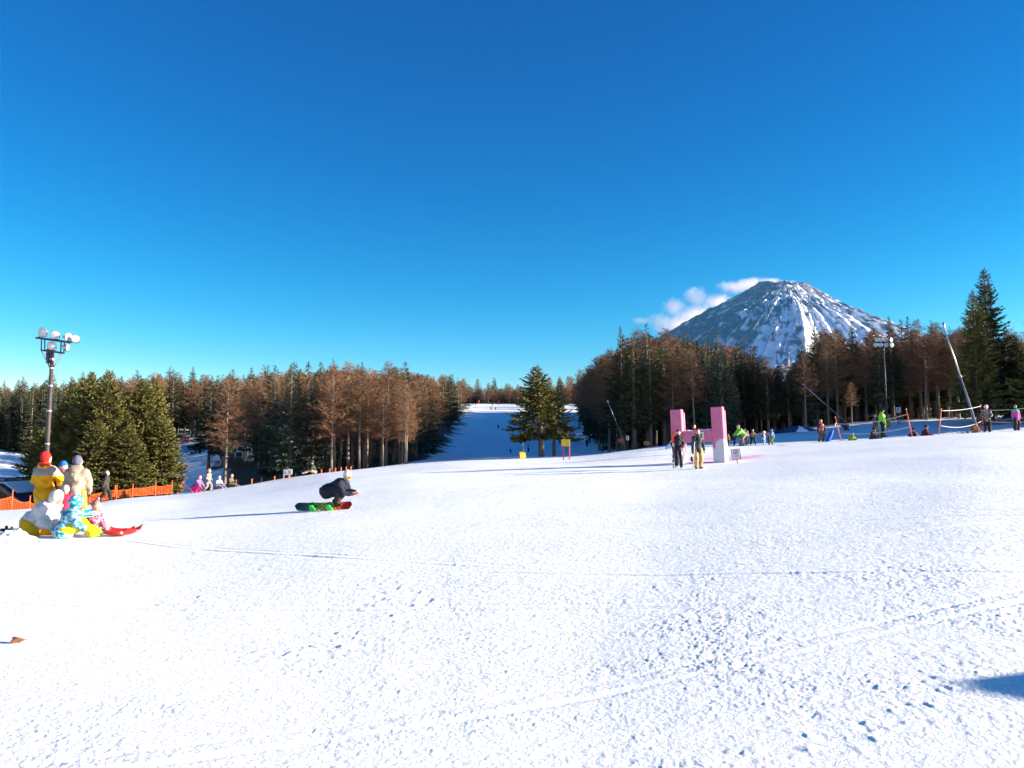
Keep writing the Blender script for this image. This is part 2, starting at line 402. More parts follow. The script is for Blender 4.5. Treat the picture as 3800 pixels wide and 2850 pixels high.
    cd = nn.new('ShaderNodeValToRGB'); cd.color_ramp.elements[0].color = (.022,.013,.008,1); cd.color_ramp.elements[1].color = (.10,.062,.034,1)
    cd.color_ramp.elements[0].position = .3; cd.color_ramp.elements[1].position = .7
    L.new(n2.outputs['Fac'], cd.inputs['Fac'])
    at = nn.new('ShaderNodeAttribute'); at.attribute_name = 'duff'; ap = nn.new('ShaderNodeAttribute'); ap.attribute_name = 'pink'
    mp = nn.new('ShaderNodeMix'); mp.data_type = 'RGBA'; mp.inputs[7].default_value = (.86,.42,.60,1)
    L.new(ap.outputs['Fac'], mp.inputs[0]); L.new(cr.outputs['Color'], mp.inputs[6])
    mx = nn.new('ShaderNodeMix'); mx.data_type = 'RGBA'
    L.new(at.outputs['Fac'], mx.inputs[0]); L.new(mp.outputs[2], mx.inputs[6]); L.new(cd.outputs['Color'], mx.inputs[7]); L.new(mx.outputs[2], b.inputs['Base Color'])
    n3 = nn.new('ShaderNodeTexNoise'); n3.inputs['Scale'].default_value = 26; n3.inputs['Detail'].default_value = 6; n3.inputs['Roughness'].default_value = .65
    L.new(tc.outputs['Object'], n3.inputs['Vector'])
    bp = nn.new('ShaderNodeBump'); bp.inputs['Strength'].default_value = .65; bp.inputs['Distance'].default_value = .02
    n4 = nn.new('ShaderNodeTexNoise'); n4.inputs['Scale'].default_value = 7; n4.inputs['Detail'].default_value = 7; n4.inputs['Roughness'].default_value = .7
    mp4 = nn.new('ShaderNodeMapping'); mp4.inputs['Scale'].default_value = (.7, 1.2, 1); L.new(tc.outputs['Object'], mp4.inputs['Vector']); L.new(mp4.outputs['Vector'], n4.inputs['Vector'])
    bq = nn.new('ShaderNodeBump'); bq.inputs['Strength'].default_value = .5; bq.inputs['Distance'].default_value = .06; L.new(n4.outputs['Fac'], bq.inputs['Height'])
    L.new(n3.outputs['Fac'], bp.inputs['Height']); L.new(bq.outputs['Normal'], bp.inputs['Normal']); L.new(bp.outputs['Normal'], b.inputs['Normal'])
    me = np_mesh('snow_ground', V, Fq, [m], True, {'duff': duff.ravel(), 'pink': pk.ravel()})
    o = new_obj('snow_ground', me); tag(o, 'white snow field of the ski slope, rough and trampled in front', kind='structure')
build_ground()

# ------------------------------------------------------------------ mountain, clouds
def build_mountain():
    D = 9000.0; c = AT(2905, 1060, D); cx, cy, top = c.x, c.y, AT(2905, 1050, D).z
    nth, nr = 1100, 380
    th = np.linspace(-math.pi, math.pi, nth+1)[:-1]; r = np.concatenate([[0], np.exp(np.linspace(math.log(20), math.log(4700), nr-1))])
    TH, RR = np.meshgrid(th, r, indexing='ij')
    rim = 255.0
    # flank profile: steep above, easing outwards; the left flank stays straight, the right one is concave
    X = RR*np.cos(TH); Y = RR*np.sin(TH)
    rt = sstep(-.3, .9, np.cos(TH))
    prof_l = np.interp(RR, [0, rim, 1200, 2600, 4500, 6500], [0, 0, 520, 1340, 1950, 2150])
    prof_r = np.interp(RR, [0, rim, 560, 1150, 2000, 3000, 4500, 6500], [0, 0, 215, 680, 1220, 1650, 2000, 2250])
    drop = prof_l*(1-rt)+prof_r*rt
    crater = -60*sstep(rim*.85, rim*.4, RR)
    fr = np.clip((RR-rim*.9)/700, 0, 1)
    a = TH*1.0
    # gullies running down the fall line
    g1 = perlin(np.cos(a)*5.5+RR*.00035, np.sin(a)*5.5+3, 61)
    g2 = perlin(np.cos(a)*14+RR*.0006, np.sin(a)*14+7, 62)
    g3 = perlin(np.cos(a)*34+RR*.0015, np.sin(a)*34, 63)
    g4 = perlin(np.cos(a)*80+RR*.003, np.sin(a)*80, 64)
    dd_ = ((np.degrees(a)+90+180) % 360)-180 + 5*perlin(RR*.0011, RR*0+3, 69)
    rib = lambda c0, h, wr, wl: h*np.where(dd_ > c0, np.exp(-((dd_-c0)/wr)**2), np.exp(-((dd_-c0)/wl)**2))
    rib2 = lambda c0, h, w: h*np.exp(-((dd_-c0)/w)**2)
    fr2 = sstep(rim*1.5, 1500, RR)
    H = top - drop + crater + fr*(40*g1*np.minimum(RR/1500, 1.6) + 30*g2 + 20*g3 + 11*g4)*np.clip(RR/900,.3,1.3) + fr2*np.minimum(RR/1300,1.5)*(rib(3,60,12,4)+rib(30,75,16,7)+rib(-24,40,16,7)-rib2(15,70,7))
    H += .2*Y*np.exp(-(RR/800)**2)
    H += 16*fbm(X*.012, Y*.012, 66, 3)*sstep(60, 300, RR)
    rimn = perlin(np.cos(a)*2.2+1, np.sin(a)*2.2, 67)
    H += np.exp(-((RR-rim)/120)**2)*(16*rimn + 9*perlin(np.cos(a)*9, np.sin(a)*9, 68) - 14*np.cos(a))
    # the great hollow on the right part of the face
    # snow cover: streaks down the fall line, more of it right of the face's middle
    wob = .5*fbm(X*.004, Y*.004, 75, 3)
    ca_, sa_ = np.cos(a+wob*.05), np.sin(a+wob*.05)
    st = .5*perlin(ca_*26+RR*.0009, sa_*26, 71)+.55*perlin(ca_*58+RR*.003, sa_*58, 72)+.42*perlin(ca_*120+RR*.008, sa_*120, 73)
    bl = fbm(X*.006, Y*.006, 74, 5, .6)
    aa = np.degrees(a)                 # d: 0 faces the camera, 90 is the right flank, -90 the left
    d = ((aa+90+180) % 360)-180
    bias = np.interp(d, [-100, -60, -38, -22, -8, 4, 18, 30, 45, 70, 110], [-.42, -.36, -.20, -.03, .06, .08, .08, -.06, -.12, -.10, -.1])
    low = sstep(900, 2000, RR)*np.interp(d, [-70, -30, -14, 0, 22, 34, 60], [-.15, .0, .30, .50, .30, .0, .0])
    sn = sstep(-.16, .20, st*.70+bl*.50+bias+low-.04 - .24*sstep(800, 200, RR))
    V = np.stack([X+cx, Y+cy, H], -1).reshape(-1, 3); I = np.arange(nth*nr).reshape(nth, nr); B = np.roll(I, -1, axis=0)
    Fq = np.stack([I[:, :-1], I[:, 1:], B[:, 1:], B[:, :-1]], -1).reshape(-1, 4)
    m = bpy.data.materials.new('mountain_rock_and_snow'); m.use_nodes = True; t = m.node_tree; nn = t.nodes; L = t.links
    b = nn['Principled BSDF']; b.inputs['Roughness'].default_value = .9; b.inputs['Specular IOR Level'].default_value = .1
    tc = nn.new('ShaderNodeTexCoord'); nz = nn.new('ShaderNodeTexNoise'); nz.inputs['Scale'].default_value = .012; nz.inputs['Detail'].default_value = 6
    L.new(tc.outputs['Object'], nz.inputs['Vector'])
    cr = nn.new('ShaderNodeValToRGB'); cr.color_ramp.elements[0].color = (.055,.058,.07,1); cr.color_ramp.elements[1].color = (.12,.118,.13,1)
    L.new(nz.outputs['Fac'], cr.inputs['Fac'])
    at = nn.new('ShaderNodeAttribute'); at.attribute_name = 'snow'
    ad = nn.new('ShaderNodeMath'); ad.operation = 'ADD'; sb = nn.new('ShaderNodeMath'); sb.operation = 'MULTIPLY_ADD'; sb.inputs[1].default_value = .9; sb.inputs[2].default_value = -.45
    L.new(nz.outputs['Fac'], sb.inputs[0]); L.new(at.outputs['Fac'], ad.inputs[0]); L.new(sb.outputs[0], ad.inputs[1]); ad.use_clamp = True
    mx = nn.new('ShaderNodeMix'); mx.data_type = 'RGBA'; mx.inputs[7].default_value = (.82,.84,.87,1)
    L.new(ad.outputs[0], mx.inputs[0]); L.new(cr.outputs['Color'], mx.inputs[6]); L.new(mx.outputs[2], b.inputs['Base Color'])
    me = np_mesh('mountain', V, Fq, [m], True, {'snow': sn.ravel()})
    tag(new_obj('mountain', me), 'snow streaked volcanic mountain with a flat summit', kind='structure')
build_mountain()

def blob_mesh(centers, nu=18, nv=12, seed=1, amp=.28):
    mb = MB()
    for k, (c, r) in enumerate(centers): mb.ell(c, r, nu, nv)
    return mb
def build_cloud(name, label, centers, dens, scale, seed, detail=5, thr=.5):
    lo = np.min([np.array(c)-np.array(r) for c, r in centers], 0); hi = np.max([np.array(c)+np.array(r) for c, r in centers], 0)
    mid = (lo+hi)/2; size = hi-lo
    me_b = MB().box((0,0,0), (1,1,1))
    m = bpy.data.materials.new(name+'_vapour'); m.use_nodes = True; t = m.node_tree; nn = t.nodes; L = t.links; nn.clear()
    out = nn.new('ShaderNodeOutputMaterial'); pv = nn.new('ShaderNodeVolumePrincipled'); pv.inputs['Color'].default_value = (.96,.97,1,1); pv.inputs['Anisotropy'].default_value = .2
    L.new(pv.outputs['Volume'], out.inputs['Volume'])
    tc = nn.new('ShaderNodeTexCoord')
    nz = nn.new('ShaderNodeTexNoise'); nz.inputs['Scale'].default_value = scale; nz.inputs['Detail'].default_value = detail; nz.inputs['Roughness'].default_value = .66; nz.inputs['Distortion'].default_value = 1.2
    L.new(tc.outputs['Object'], nz.inputs['Vector'])
    acc = None
    for c, r in centers:      # soft ellipsoids, largest value wins
        mp = nn.new('ShaderNodeMapping'); mp.vector_type = 'POINT'
        mp.inputs['Scale'].default_value = [1/v for v in r]; mp.inputs['Location'].default_value = [-(c[i]-mid[i])/r[i] for i in range(3)]
        L.new(tc.outputs['Object'], mp.inputs['Vector'])
        ln = nn.new('ShaderNodeVectorMath'); ln.operation = 'LENGTH'; L.new(mp.outputs['Vector'], ln.inputs[0])
        s = nn.new('ShaderNodeMath'); s.operation = 'SUBTRACT'; s.inputs[0].default_value = 1.0; L.new(ln.outputs['Value'], s.inputs[1])
        if acc is None: acc = s.outputs[0]
        else:
            mxn = nn.new('ShaderNodeMath'); mxn.operation = 'SMOOTH_MAX'; mxn.inputs[2].default_value = .25; L.new(acc, mxn.inputs[0]); L.new(s.outputs[0], mxn.inputs[1]); acc = mxn.outputs[0]
    a1 = nn.new('ShaderNodeMath'); a1.operation = 'MULTIPLY_ADD'; a1.inputs[1].default_value = 2.6; a1.inputs[2].default_value = -1.3 - thr
    L.new(nz.outputs['Fac'], a1.inputs[0])
    a2 = nn.new('ShaderNodeMath'); a2.operation = 'MULTIPLY_ADD'; a2.inputs[1].default_value = 1.6; L.new(acc, a2.inputs[0]); L.new(a1.outputs[0], a2.inputs[2])
    a3 = nn.new('ShaderNodeMath'); a3.operation = 'MINIMUM'; a3.inputs[1].default_value = .8; L.new(a2.outputs[0], a3.inputs[0])
    a5 = nn.new('ShaderNodeMath'); a5.operation = 'MAXIMUM'; a5.inputs[1].default_value = 0.0; L.new(a3.outputs[0], a5.inputs[0])
    # nothing at the box faces
    gt = nn.new('ShaderNodeMath'); gt.operation = 'GREATER_THAN'; gt.inputs[1].default_value = 0.0; L.new(acc, gt.inputs[0])
    a6 = nn.new('ShaderNodeMath'); a6.operation = 'MULTIPLY'; L.new(a5.outputs[0], a6.inputs[0]); L.new(gt.outputs[0], a6.inputs[1])
    a4 = nn.new('ShaderNodeMath'); a4.operation = 'MULTIPLY'; a4.inputs[1].default_value = dens; L.new(a6.outputs[0], a4.inputs[0])
    L.new(a4.outputs[0], pv.inputs['Density'])
    v = [Vector((x*size[0], y*size[1], z*size[2])) for (x, y, z) in me_b.v]; me_b.v = v
    o = me_b.build(name, m); o.location = mid
    tag(o, label, 'cloud', kind='thing')
CD = 16200.0
def CC(px, py, rx, rz, ry=None, dY=0):
    k = (CD+dY)/F_PX; return (tuple(AT(px, py, CD+dY)), (rx*k, (ry or rx*.8)*k, rz*k))
build_cloud('cloud', 'white torn cloud streaming off the left flank of the mountain',
    [CC(2450,1200,75,60), CC(2500,1140,70,55), CC(2585,1105,75,62), CC(2665,1120,100,55), CC(2590,1180,150,75), CC(2540,1215,170,70), CC(2740,1065,130,34), CC(2800,1050,90,30), CC(2380,1190,60,22)], .0024, .0042, 1, detail=9, thr=.52)
build_cloud('cloud', 'small white puff drifting just over the mountain summit', [CC(2862,1046,60,24), CC(2925,1054,55,16)], .003, .006, 2, detail=9, thr=.42)

# ------------------------------------------------------------------ trees
def tube_np(pts, rs, n):
    pts = np.array(pts, float); k = len(pts); t = np.gradient(pts, axis=0); t /= np.linalg.norm(t, axis=1)[:, None]+1e-9
    up = np.where(np.abs(t[:, 2:3]) > .9, np.array([[1., 0, 0]]), np.array([[0, 0, 1.]]))
    a = np.cross(t, up); a /= np.linalg.norm(a, axis=1)[:, None]; b = np.cross(a, t)
    th = np.arange(n)*2*math.pi/n; rs = np.array(rs)[:, None, None]
    V = pts[:, None, :]+rs*(a[:, None, :]*np.cos(th)[None, :, None]+b[:, None, :]*np.sin(th)[None, :, None])
    i = np.arange(k-1)[:, None]*n; j = np.arange(n)[None, :]; j2 = (j+1) % n
    Fq = np.stack([i+j, i+j2, i+n+j2, i+n+j], -1).reshape(-1, 4)
    return V.reshape(-1, 3), Fq
class Acc:
    def __init__(s): s.V = []; s.F = []; s.n = 0
    def add(s, V, F): s.V.append(V); s.F.append(np.asarray(F)+s.n); s.n += len(V)
    def get(s): return np.concatenate(s.V), np.concatenate(s.F)

def blades(P, D, Lh, Wd, rs, up=.6):
    """diamond shaped needle sprays: roots P, directions D, lengths, widths"""
    n = len(P); N = rs.normal(0, 1, (n, 3)); N[:, 2] += up*2.2
    Wv = np.cross(D, N); Wv /= np.linalg.norm(Wv, axis=1)[:, None]+1e-9
    mid = P+D*(Lh*.45)[:, None]; mid[:, 2] += Lh*.04
    tip = P+D*Lh[:, None]; tip[:, 2] -= Lh*rs.uniform(.02, .18, n)
    V = np.stack([P, mid+Wv*Wd[:, None], tip, mid-Wv*Wd[:, None]], 1).reshape(-1, 3)
    return V, np.arange(n*4).reshape(n, 4)

def spruce_meshes(seed, H, Rb, h0, gap=.36, per=7, blade=.42, dens=11, power=.85, mat_='spruce', bend=0.0, asym=None, ragged=.18, bark='bark_dark', dead=0.0, tr=None):
    rs = np.random.RandomState(seed); acc = Acc(); tw = Acc(); dd = Acc()
    tx = lambda z: bend*(1-(1-z/H)**2)*H*.0+bend*math.sin(z/H*1.6)
    z = h0
    while z < H-.12:
        t = (z-h0)/(H-h0); nb = max(3, int(per*(1-.45*t)+rs.uniform(-.5, .9)))
        a0 = rs.uniform(0, 6.28); tier = rs.uniform(.84, 1.1)
        for k in range(nb):
            az = a0+k*6.283/nb+rs.normal(0, .22)
            L = Rb*((1-t)**power)*tier*rs.uniform(1-ragged, 1+ragged)*(.62+.38*min(1, t*7+.35)) + .10
            if asym: L *= 1+asym[1]*math.cos(az-asym[0])
            if rs.rand() < .05: L *= .5
            el = rad(-8+46*t*t+rs.normal(0, 5)) if t > .12 else rad(-14+rs.normal(0, 6))
            dh = np.array([math.cos(az), math.sin(az), 0]); zz0 = z+rs.normal(0, gap*.28)
            ns = 6; s = np.linspace(0, 1, ns)
            base = np.array([tx(z), 0, zz0])
            pts = base+dh*(L*math.cos(el)*s)[:, None]; pts[:, 2] += L*math.sin(el)*s - .17*L*np.sin(s*math.pi*.75)*(1-t)+.12*L*s**3
            v, f = tube_np(pts, np.linspace(.022+.012*L, .006, ns), 3); tw.add(v, f)
            m = max(3, int(L*dens*(1+.5*t)))
            sp = np.sort(rs.uniform(.12 if t > .3 else .25, 1, m)**.85)
            Pp = np.stack([np.interp(sp, s, pts[:, i]) for i in range(3)], 1)
            side = np.where(np.arange(m) % 2 == 0, 1., -1.)*rad(48)*rs.uniform(.35, 1.25, m); side[-1] *= .1
            ca, sa = np.cos(side), np.sin(side)
            Dd = np.stack([dh[0]*ca-dh[1]*sa, dh[0]*sa+dh[1]*ca, rs.normal(-.02+.28*t, .20, m)], 1); Dd /= np.linalg.norm(Dd, axis=1)[:, None]
            taper = np.clip(1.15-.62*sp, .3, 1)
            Lh = blade*(.55+.5*(1-t))*taper*rs.uniform(.7, 1.3, m)*min(1.15, .55+L*.45); Wd = Lh*rs.uniform(.13, .22, m)
            v, f = blades(Pp, Dd, Lh, Wd, rs)
            (dd if rs.rand() < dead*(1-t) else acc).add(v, f)
            # second, shorter sprays lying over the first ones
            m2 = m//2; q = rs.randint(0, m, m2); D2 = Dd[q]+rs.normal(0, .4, (m2, 3)); D2 /= np.linalg.norm(D2, axis=1)[:, None]
            v, f = blades(Pp[q]+Dd[q]*(Lh[q]*rs.uniform(.2, .8, m2))[:, None], D2, Lh[q]*.6, Wd[q]*.75, rs); acc.add(v, f)
        z += gap*(1-.35*t)*rs.uniform(.8, 1.25)
    for i in range(5):   # leader shoot
        v, f = blades(np.array([[tx(H), 0, H-.45+.09*i]]), np.array([[rs.normal(0,.35), rs.normal(0,.35), 1.]])/1.1, np.array([.42]), np.array([.05]), rs); acc.add(v, f)
    zt = np.linspace(-.6, H-.15, 12); r0 = tr or .016*H+.06
    v, f = tube_np(np.stack([[tx(max(q, 0)) for q in zt], zt*0, zt], 1), r0*(1-np.clip(zt/H, 0, 1))**.8+.015+.05*np.clip(.4-zt, 0, 1), 9)
    tme = np_mesh('trunk', v, f, [M[bark]], True)
    cv, cf = acc.get(); tv, tf = tw.get(); vs = [cv, tv]; fs = [cf, tf+len(cv)]; fm = [np.zeros(len(cf), int), np.ones(len(tf), int)]
    if dd.n:
        dv, df = dd.get(); vs.append(dv); fs.append(df+len(cv)+len(tv)); fm.append(np.full(len(df), 2))
    cme = np_mesh('crown', np.concatenate(vs), np.concatenate(fs), [M[mat_], M['bark_dark'], M['dead_twig']], False, fm=np.concatenate(fm))
    return tme, cme

def larch_meshes(seed, H, Rb, h0, nbr=75, per_m=15, tw_len=.5, tw_w=.016, mat_='larch', up=.30, conic=.75):
    rs = np.random.RandomState(seed); limb = Acc(); Tv = []; 
    lean = rs.normal(0, .012, 2)
    for k in range(nbr):
        t = (k+rs.uniform(0, 1))/nbr; z = h0+(H-h0)*t**.92; az = k*2.4+rs.normal(0, .4)
        prof = (1-t)**conic*(.55+.45*min(1, t*5+.25))
        L = Rb*prof*rs.uniform(.65, 1.2)+.15; el = rad(np.interp(t, [0, .3, 1], [-6, 12, 55])+rs.normal(0, 9))+up*.2
        dh = np.array([math.cos(az), math.sin(az), 0]); ns = 6; s = np.linspace(0, 1, ns)
        b = np.array([lean[0]*z, lean[1]*z, z])
        pts = b+dh*(L*math.cos(el)*s)[:, None]; pts[:, 2] += L*math.sin(el)*s+.16*L*s*s-.10*L*s
        pts[1:] += rs.normal(0, .03*L, (ns-1, 3))
        v, f = tube_np(pts, np.linspace(.016+.009*L, .005, ns), 3); limb.add(v, f)
        m = max(4, int(L*per_m)); sp = rs.uniform(.12, 1, m)
        Pp = np.stack([np.interp(sp, s, pts[:, i]) for i in range(3)], 1)
        side = rs.choice([-1, 1], m)*rs.uniform(.3, 1.25, m); ca, sa = np.cos(side), np.sin(side)
        Dd = np.stack([dh[0]*ca-dh[1]*sa, dh[0]*sa+dh[1]*ca, rs.normal(.12, .42, m)], 1); Dd /= np.linalg.norm(Dd, axis=1)[:, None]
        Lh = tw_len*rs.uniform(.5, 1.35, m)*(1.1-.5*sp)*min(1.2, .5+.4*L)
        def strips(P, D, Ln, w):
            N = rs.normal(0, 1, P.shape); Wv = np.cross(D, N); Wv /= np.linalg.norm(Wv, axis=1)[:, None]+1e-9
            return np.stack([P+Wv*w, P-Wv*w, P+D*Ln[:, None]-Wv*w*.3, P+D*Ln[:, None]+Wv*w*.3], 1).reshape(-1, 3)
        Tv.append(strips(Pp, Dd, Lh, tw_w))
        for rep in range(2):
            q = rs.randint(0, m, m); D2 = Dd[q]+rs.normal(0, .6, (m, 3)); D2 /= np.linalg.norm(D2, axis=1)[:, None]
            Tv.append(strips(Pp[q]+Dd[q]*(Lh[q]*rs.uniform(.2, .95, m))[:, None], D2, Lh[q]*.6, tw_w*.75))
    for k in range(14):           # dead stubs on the lower stem
        z = h0*rs.uniform(.25, 1); az = rs.uniform(0, 6.28); L = rs.uniform(.3, 1.0)
        pts = np.array([[0, 0, z], [math.cos(az)*L*.6, math.sin(az)*L*.6, z+rs.uniform(-.1, .12)], [math.cos(az)*L, math.sin(az)*L, z+rs.uniform(-.2, .1)]])
        v, f = tube_np(pts, [.012, .008, .004], 3); limb.add(v, f)
    zt = np.linspace(-.6, H, 14); r0 = .0105*H+.045
    v, f = tube_np(np.stack([lean[0]*zt+.02*np.sin(zt*1.1+seed), lean[1]*zt, zt], 1), r0*(1-np.clip(zt/H, 0, 1))**.75+.01+.05*np.clip(.4-zt, 0, 1), 9)
    tme = np_mesh('trunk', v, f, [M['bark']], True)
    lv, lf = limb.get(); tv = np.concatenate(Tv); tf = np.arange(len(tv)).reshape(-1, 4)
    cme = np_mesh('crown', np.concatenate([lv, tv]), np.concatenate([lf, tf+len(lv)]), [M[mat_], M['bark']], False, fm=np.concatenate([np.ones(len(lf), int), np.zeros(len(tf), int)]))
    return tme, cme

def plant(kind, meshes, loc, sc, rz, label, group=None, cat=None, tilt=(0, 0), sxy=1.0):
    t = thing(kind, label, cat or ('evergreen tree' if kind == 'spruce_tree' else 'bare tree'), loc, rz, group, rot=(tilt[0], tilt[1], rz))
    t.scale = (sc*sxy, sc*sxy, sc)
    new_obj('trunk', meshes[0], t); new_obj('crown', meshes[1], t)
    return t

NS, NL = 7, 7
SP = []; SPH = []
for i in range(NS):
    H = 12.0; h0 = [1.6, 2.6, 3.6, 2.2, 4.2, 1.2, 3.0][i]
    SP.append(spruce_meshes(100+i, H, [2.3, 2.0, 2.15, 2.5, 1.9, 2.6, 2.2][i], h0, gap=.38, per=8, blade=.62, dens=9, mat_='spruce_blue' if i in (3,) else 'spruce', power=.78, ragged=.24, dead=.03))
LA = []
for i in range(NL):
    LA.append(larch_meshes(200+i, 12.0, [3.0, 2.7, 3.5, 2.6, 3.0, 3.3, 2.8][i], [4.2, 4.8, 3.6, 5.2, 4.2, 4.5, 5.4][i], nbr=[92, 86, 100, 78, 90, 96, 74][i], per_m=14, tw_len=.62, tw_w=.017))
H0 = 12.0
SKY_PX = [-400,0,150,300,530,700,900,1100,1300,1500,1700,1745,1800,1950,2100,2180,2240,2300,2400,2550,2700,2800,2880,2960,3000,3100,3200,3300,3400,3600,3700,4300]
SKY_PY = [1450,1430,1410,1395,1372,1378,1380,1362,1356,1366,1388,1398,1415,1412,1385,1372,1310,1262,1228,1250,1270,1298,1338,1330,1238,1205,1218,1205,1200,1215,1205,1205]
used = []
def forest(px0, px1, Y0, Y1, n, psp, lab_s, lab_l, group, top=(0, 60), mind=1.9, edge=None, hmin=5.5, hmax=17.5, frontfrac=None, order=None):
    k = 0; tries = 0
    while k < n and tries < n*60:
        tries += 1
        u = R.random(); Y = Y0+(Y1-Y0)*u; px = R.uniform(px0, px1)
        if edge and not edge(px, Y): continue
        p = G(px, Y)
        if any((p.x-q[0])**2+(p.y-q[1])**2 < (mind*q[2])**2 for q in used): continue
        sp_ = R.random() < psp
        if not sp_ and False: continue
        ty = np.interp(px, SKY_PX, SKY_PY)+R.uniform(top[0]-(24 if sp_ else 0), top[1])+(0 if sp_ else 10)
        h = zpix(Y, ty)-p.z; h = max(hmin, min(hmax*R.uniform(.88, 1.05), h))
        used.append((p.x, p.y, 1.0))
        if sp_:
            i = R.randrange(NS); plant('spruce_tree', SP[i], p, h/H0, R.uniform(0, 6.28), lab_s, group+', evergreens', sxy=R.uniform(.85, 1.15))
        else:
            i = R.randrange(NL); plant('larch_tree', LA[i], p, h/H0, R.uniform(0, 6.28), lab_l, group+', larches', sxy=R.uniform(.85, 1.2))
        k += 1

def hero(kind, px, Y, top_py, label, meshes, rz=0., sxy=1., dz=0, tilt=(0,0), group=None):
    p = G(px, Y, dz); h = zpix(Y, top_py)-p.z
    used.append((p.x, p.y, 1.25))
    return plant(kind, meshes, p, h/H0, rz, label, group, sxy=sxy, tilt=tilt)

# the sunlit clump on the left
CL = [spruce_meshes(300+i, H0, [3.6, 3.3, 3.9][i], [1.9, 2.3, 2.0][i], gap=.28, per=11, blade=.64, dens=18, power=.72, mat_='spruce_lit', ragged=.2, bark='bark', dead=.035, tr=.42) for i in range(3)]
clump = [(215,54,1500,0,.95,'lowest and leftmost of the sunlit green spruce clump beside the floodlight mast'),
 (245,53,1418,1,.8,'pointed sunlit spruce standing right behind the floodlight mast'),
 (312,50,1384,2,.78,'tall sunlit spruce just right of the floodlight mast'),
 (382,48.5,1378,0,.78,'tallest sunlit spruce in the clump behind the orange net'),
 (440,50,1440,1,.85,'shorter sunlit spruce in the middle of the clump, between taller tops'),
 (517,50.5,1408,2,.82,'sunlit spruce with the rightmost tall top of the clump'),
 (552,52,1400,0,.78,'sunlit spruce at the right of the clump by the lift slope'),
 (590,50.5,1545,1,1.15,'broad low spruce at the right edge of the clump, spreading toward the chairlift'),
 (150,56,1590,2,1.2,'small broad spruce at the left edge of the clump above the wooden hut'),
 (350,46.6,1560,1,1.15,'low broad spruce in front of the clump, nearest the orange net'),
 (470,47.2,1590,2,1.2,'low broad spruce right of the walking skier, behind the orange net')]
for i, (px, Y, ty, v, sx, lab) in enumerate(clump):
    hero('spruce_tree', px, Y, ty, lab, CL[v], rz=i*1.3, sxy=sx)

# the pair in the middle of the run
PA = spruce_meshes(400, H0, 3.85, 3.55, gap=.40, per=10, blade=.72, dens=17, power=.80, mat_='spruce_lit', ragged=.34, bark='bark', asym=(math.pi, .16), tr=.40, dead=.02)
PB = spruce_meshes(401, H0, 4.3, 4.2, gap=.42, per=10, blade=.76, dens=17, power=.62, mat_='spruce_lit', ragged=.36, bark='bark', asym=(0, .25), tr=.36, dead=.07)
hero('spruce_tree', 2010, 66, 1357, 'taller of the two spruces standing alone in front of the ski run', PA, rz=0, tilt=(0, -.045), sxy=1.03)
hero('spruce_tree', 2056, 68.5, 1455, 'shorter spruce right of its taller twin, with brown dead twigs low on the trunk', PB, rz=.3, sxy=.95)

# the tall dark pair on the right
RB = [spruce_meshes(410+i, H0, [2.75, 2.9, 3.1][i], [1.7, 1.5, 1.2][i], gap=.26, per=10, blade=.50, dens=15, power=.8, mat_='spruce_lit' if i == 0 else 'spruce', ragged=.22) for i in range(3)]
hero('spruce_tree', 3688, 66, 1000, 'tallest dark spruce with a narrow spire, at the right edge', RB[1], rz=1.0, sxy=.82)
hero('spruce_tree', 3640, 63, 1078, 'tall spruce just left of the tallest spire, behind the person with the orange collar', RB[0], rz=2.0, sxy=.85)
hero('spruce_tree', 3792, 65, 1250, 'broad spruce cut by the right edge of the photo', RB[2], rz=.5, sxy=1.0)

# single trees that stand out on the skyline and in front rows
FR = [spruce_meshes(420+i, H0, [2.0, 1.85, 2.5][i], [2.6, 2.2, 1.6][i], gap=.33, per=8, blade=.6, dens=10, power=.9, mat_=['spruce', 'spruce_blue', 'spruce_blue'][i], ragged=.25) for i in range(3)]
FR.append(spruce_meshes(431, H0, 2.6, 5.4, gap=.33, per=8, blade=.6, dens=10, power=.9, mat_='spruce', ragged=.3))
for (px, Y, ty, v, sx, lab) in [
 (2308,70,1218,0,.80,'dark spruce with a tall bare spire left of the mountain'),
 (2405,72,1205,1,.95,'pale green spruce with a spire, left of the pink letter'),
 (2552,74,1228,0,.85,'dark spruce spire on the skyline just above the pink letter'),
 (2528,77,1250,0,.75,'shorter twin spire just left of the dark spruce above the pink letter'),
 (2640,78,1258,0,.8,'dark spruce left of the pink letter right post, in front of the mountain face'),
 (2672,75,1236,0,.85,'dark spruce spire above the right post of the pink letter'),
 (2765,78,1283,0,.8,'dark spruce right of the pink letter with the mountain snow behind it'),
 (2810,76,1282,0,.8,'dark narrow spruce in front of the white gully of the mountain'),
 (2730,82,1300,0,.7,'thin small spruce between two spires before the mountain'),
 (2893,86,1320,0,.62,'small thin spruce in front of the lowest snow of the mountain'),
 (2945,88,1328,0,.62,'small thin spruce left of the dark brown wood, in front of the mountain'),
 (3038,80,1202,0,.85,'dark spruce top at the left end of the right hand wood'),
 (3390,84,1180,0,.95,'dark spruce crown rising over the larches left of the snow lance'),
 (3320,80,1178,0,.75,'slim spruce with a thin top above the right floodlights'),
 (3180,82,1195,0,.9,'dark spruce behind the right floodlights with its top over the brown wood'),
 (1075,63.5,1362,2,1.05,'blue green spruce with low sweeping boughs, left of the white twin sign'),
 (1160,64.5,1385,2,.95,'blue green spruce behind the white twin sign'),
 (1012,66,1410,2,.95,'dark spruce right of the chairlift chairs'),
 (776,80,1450,3,1.0,'dark spruce with a bare stem standing before the lift slope')]:
    hero('spruce_tree', px, Y, ty, lab, FR[v], rz=px*.7, sxy=sx)
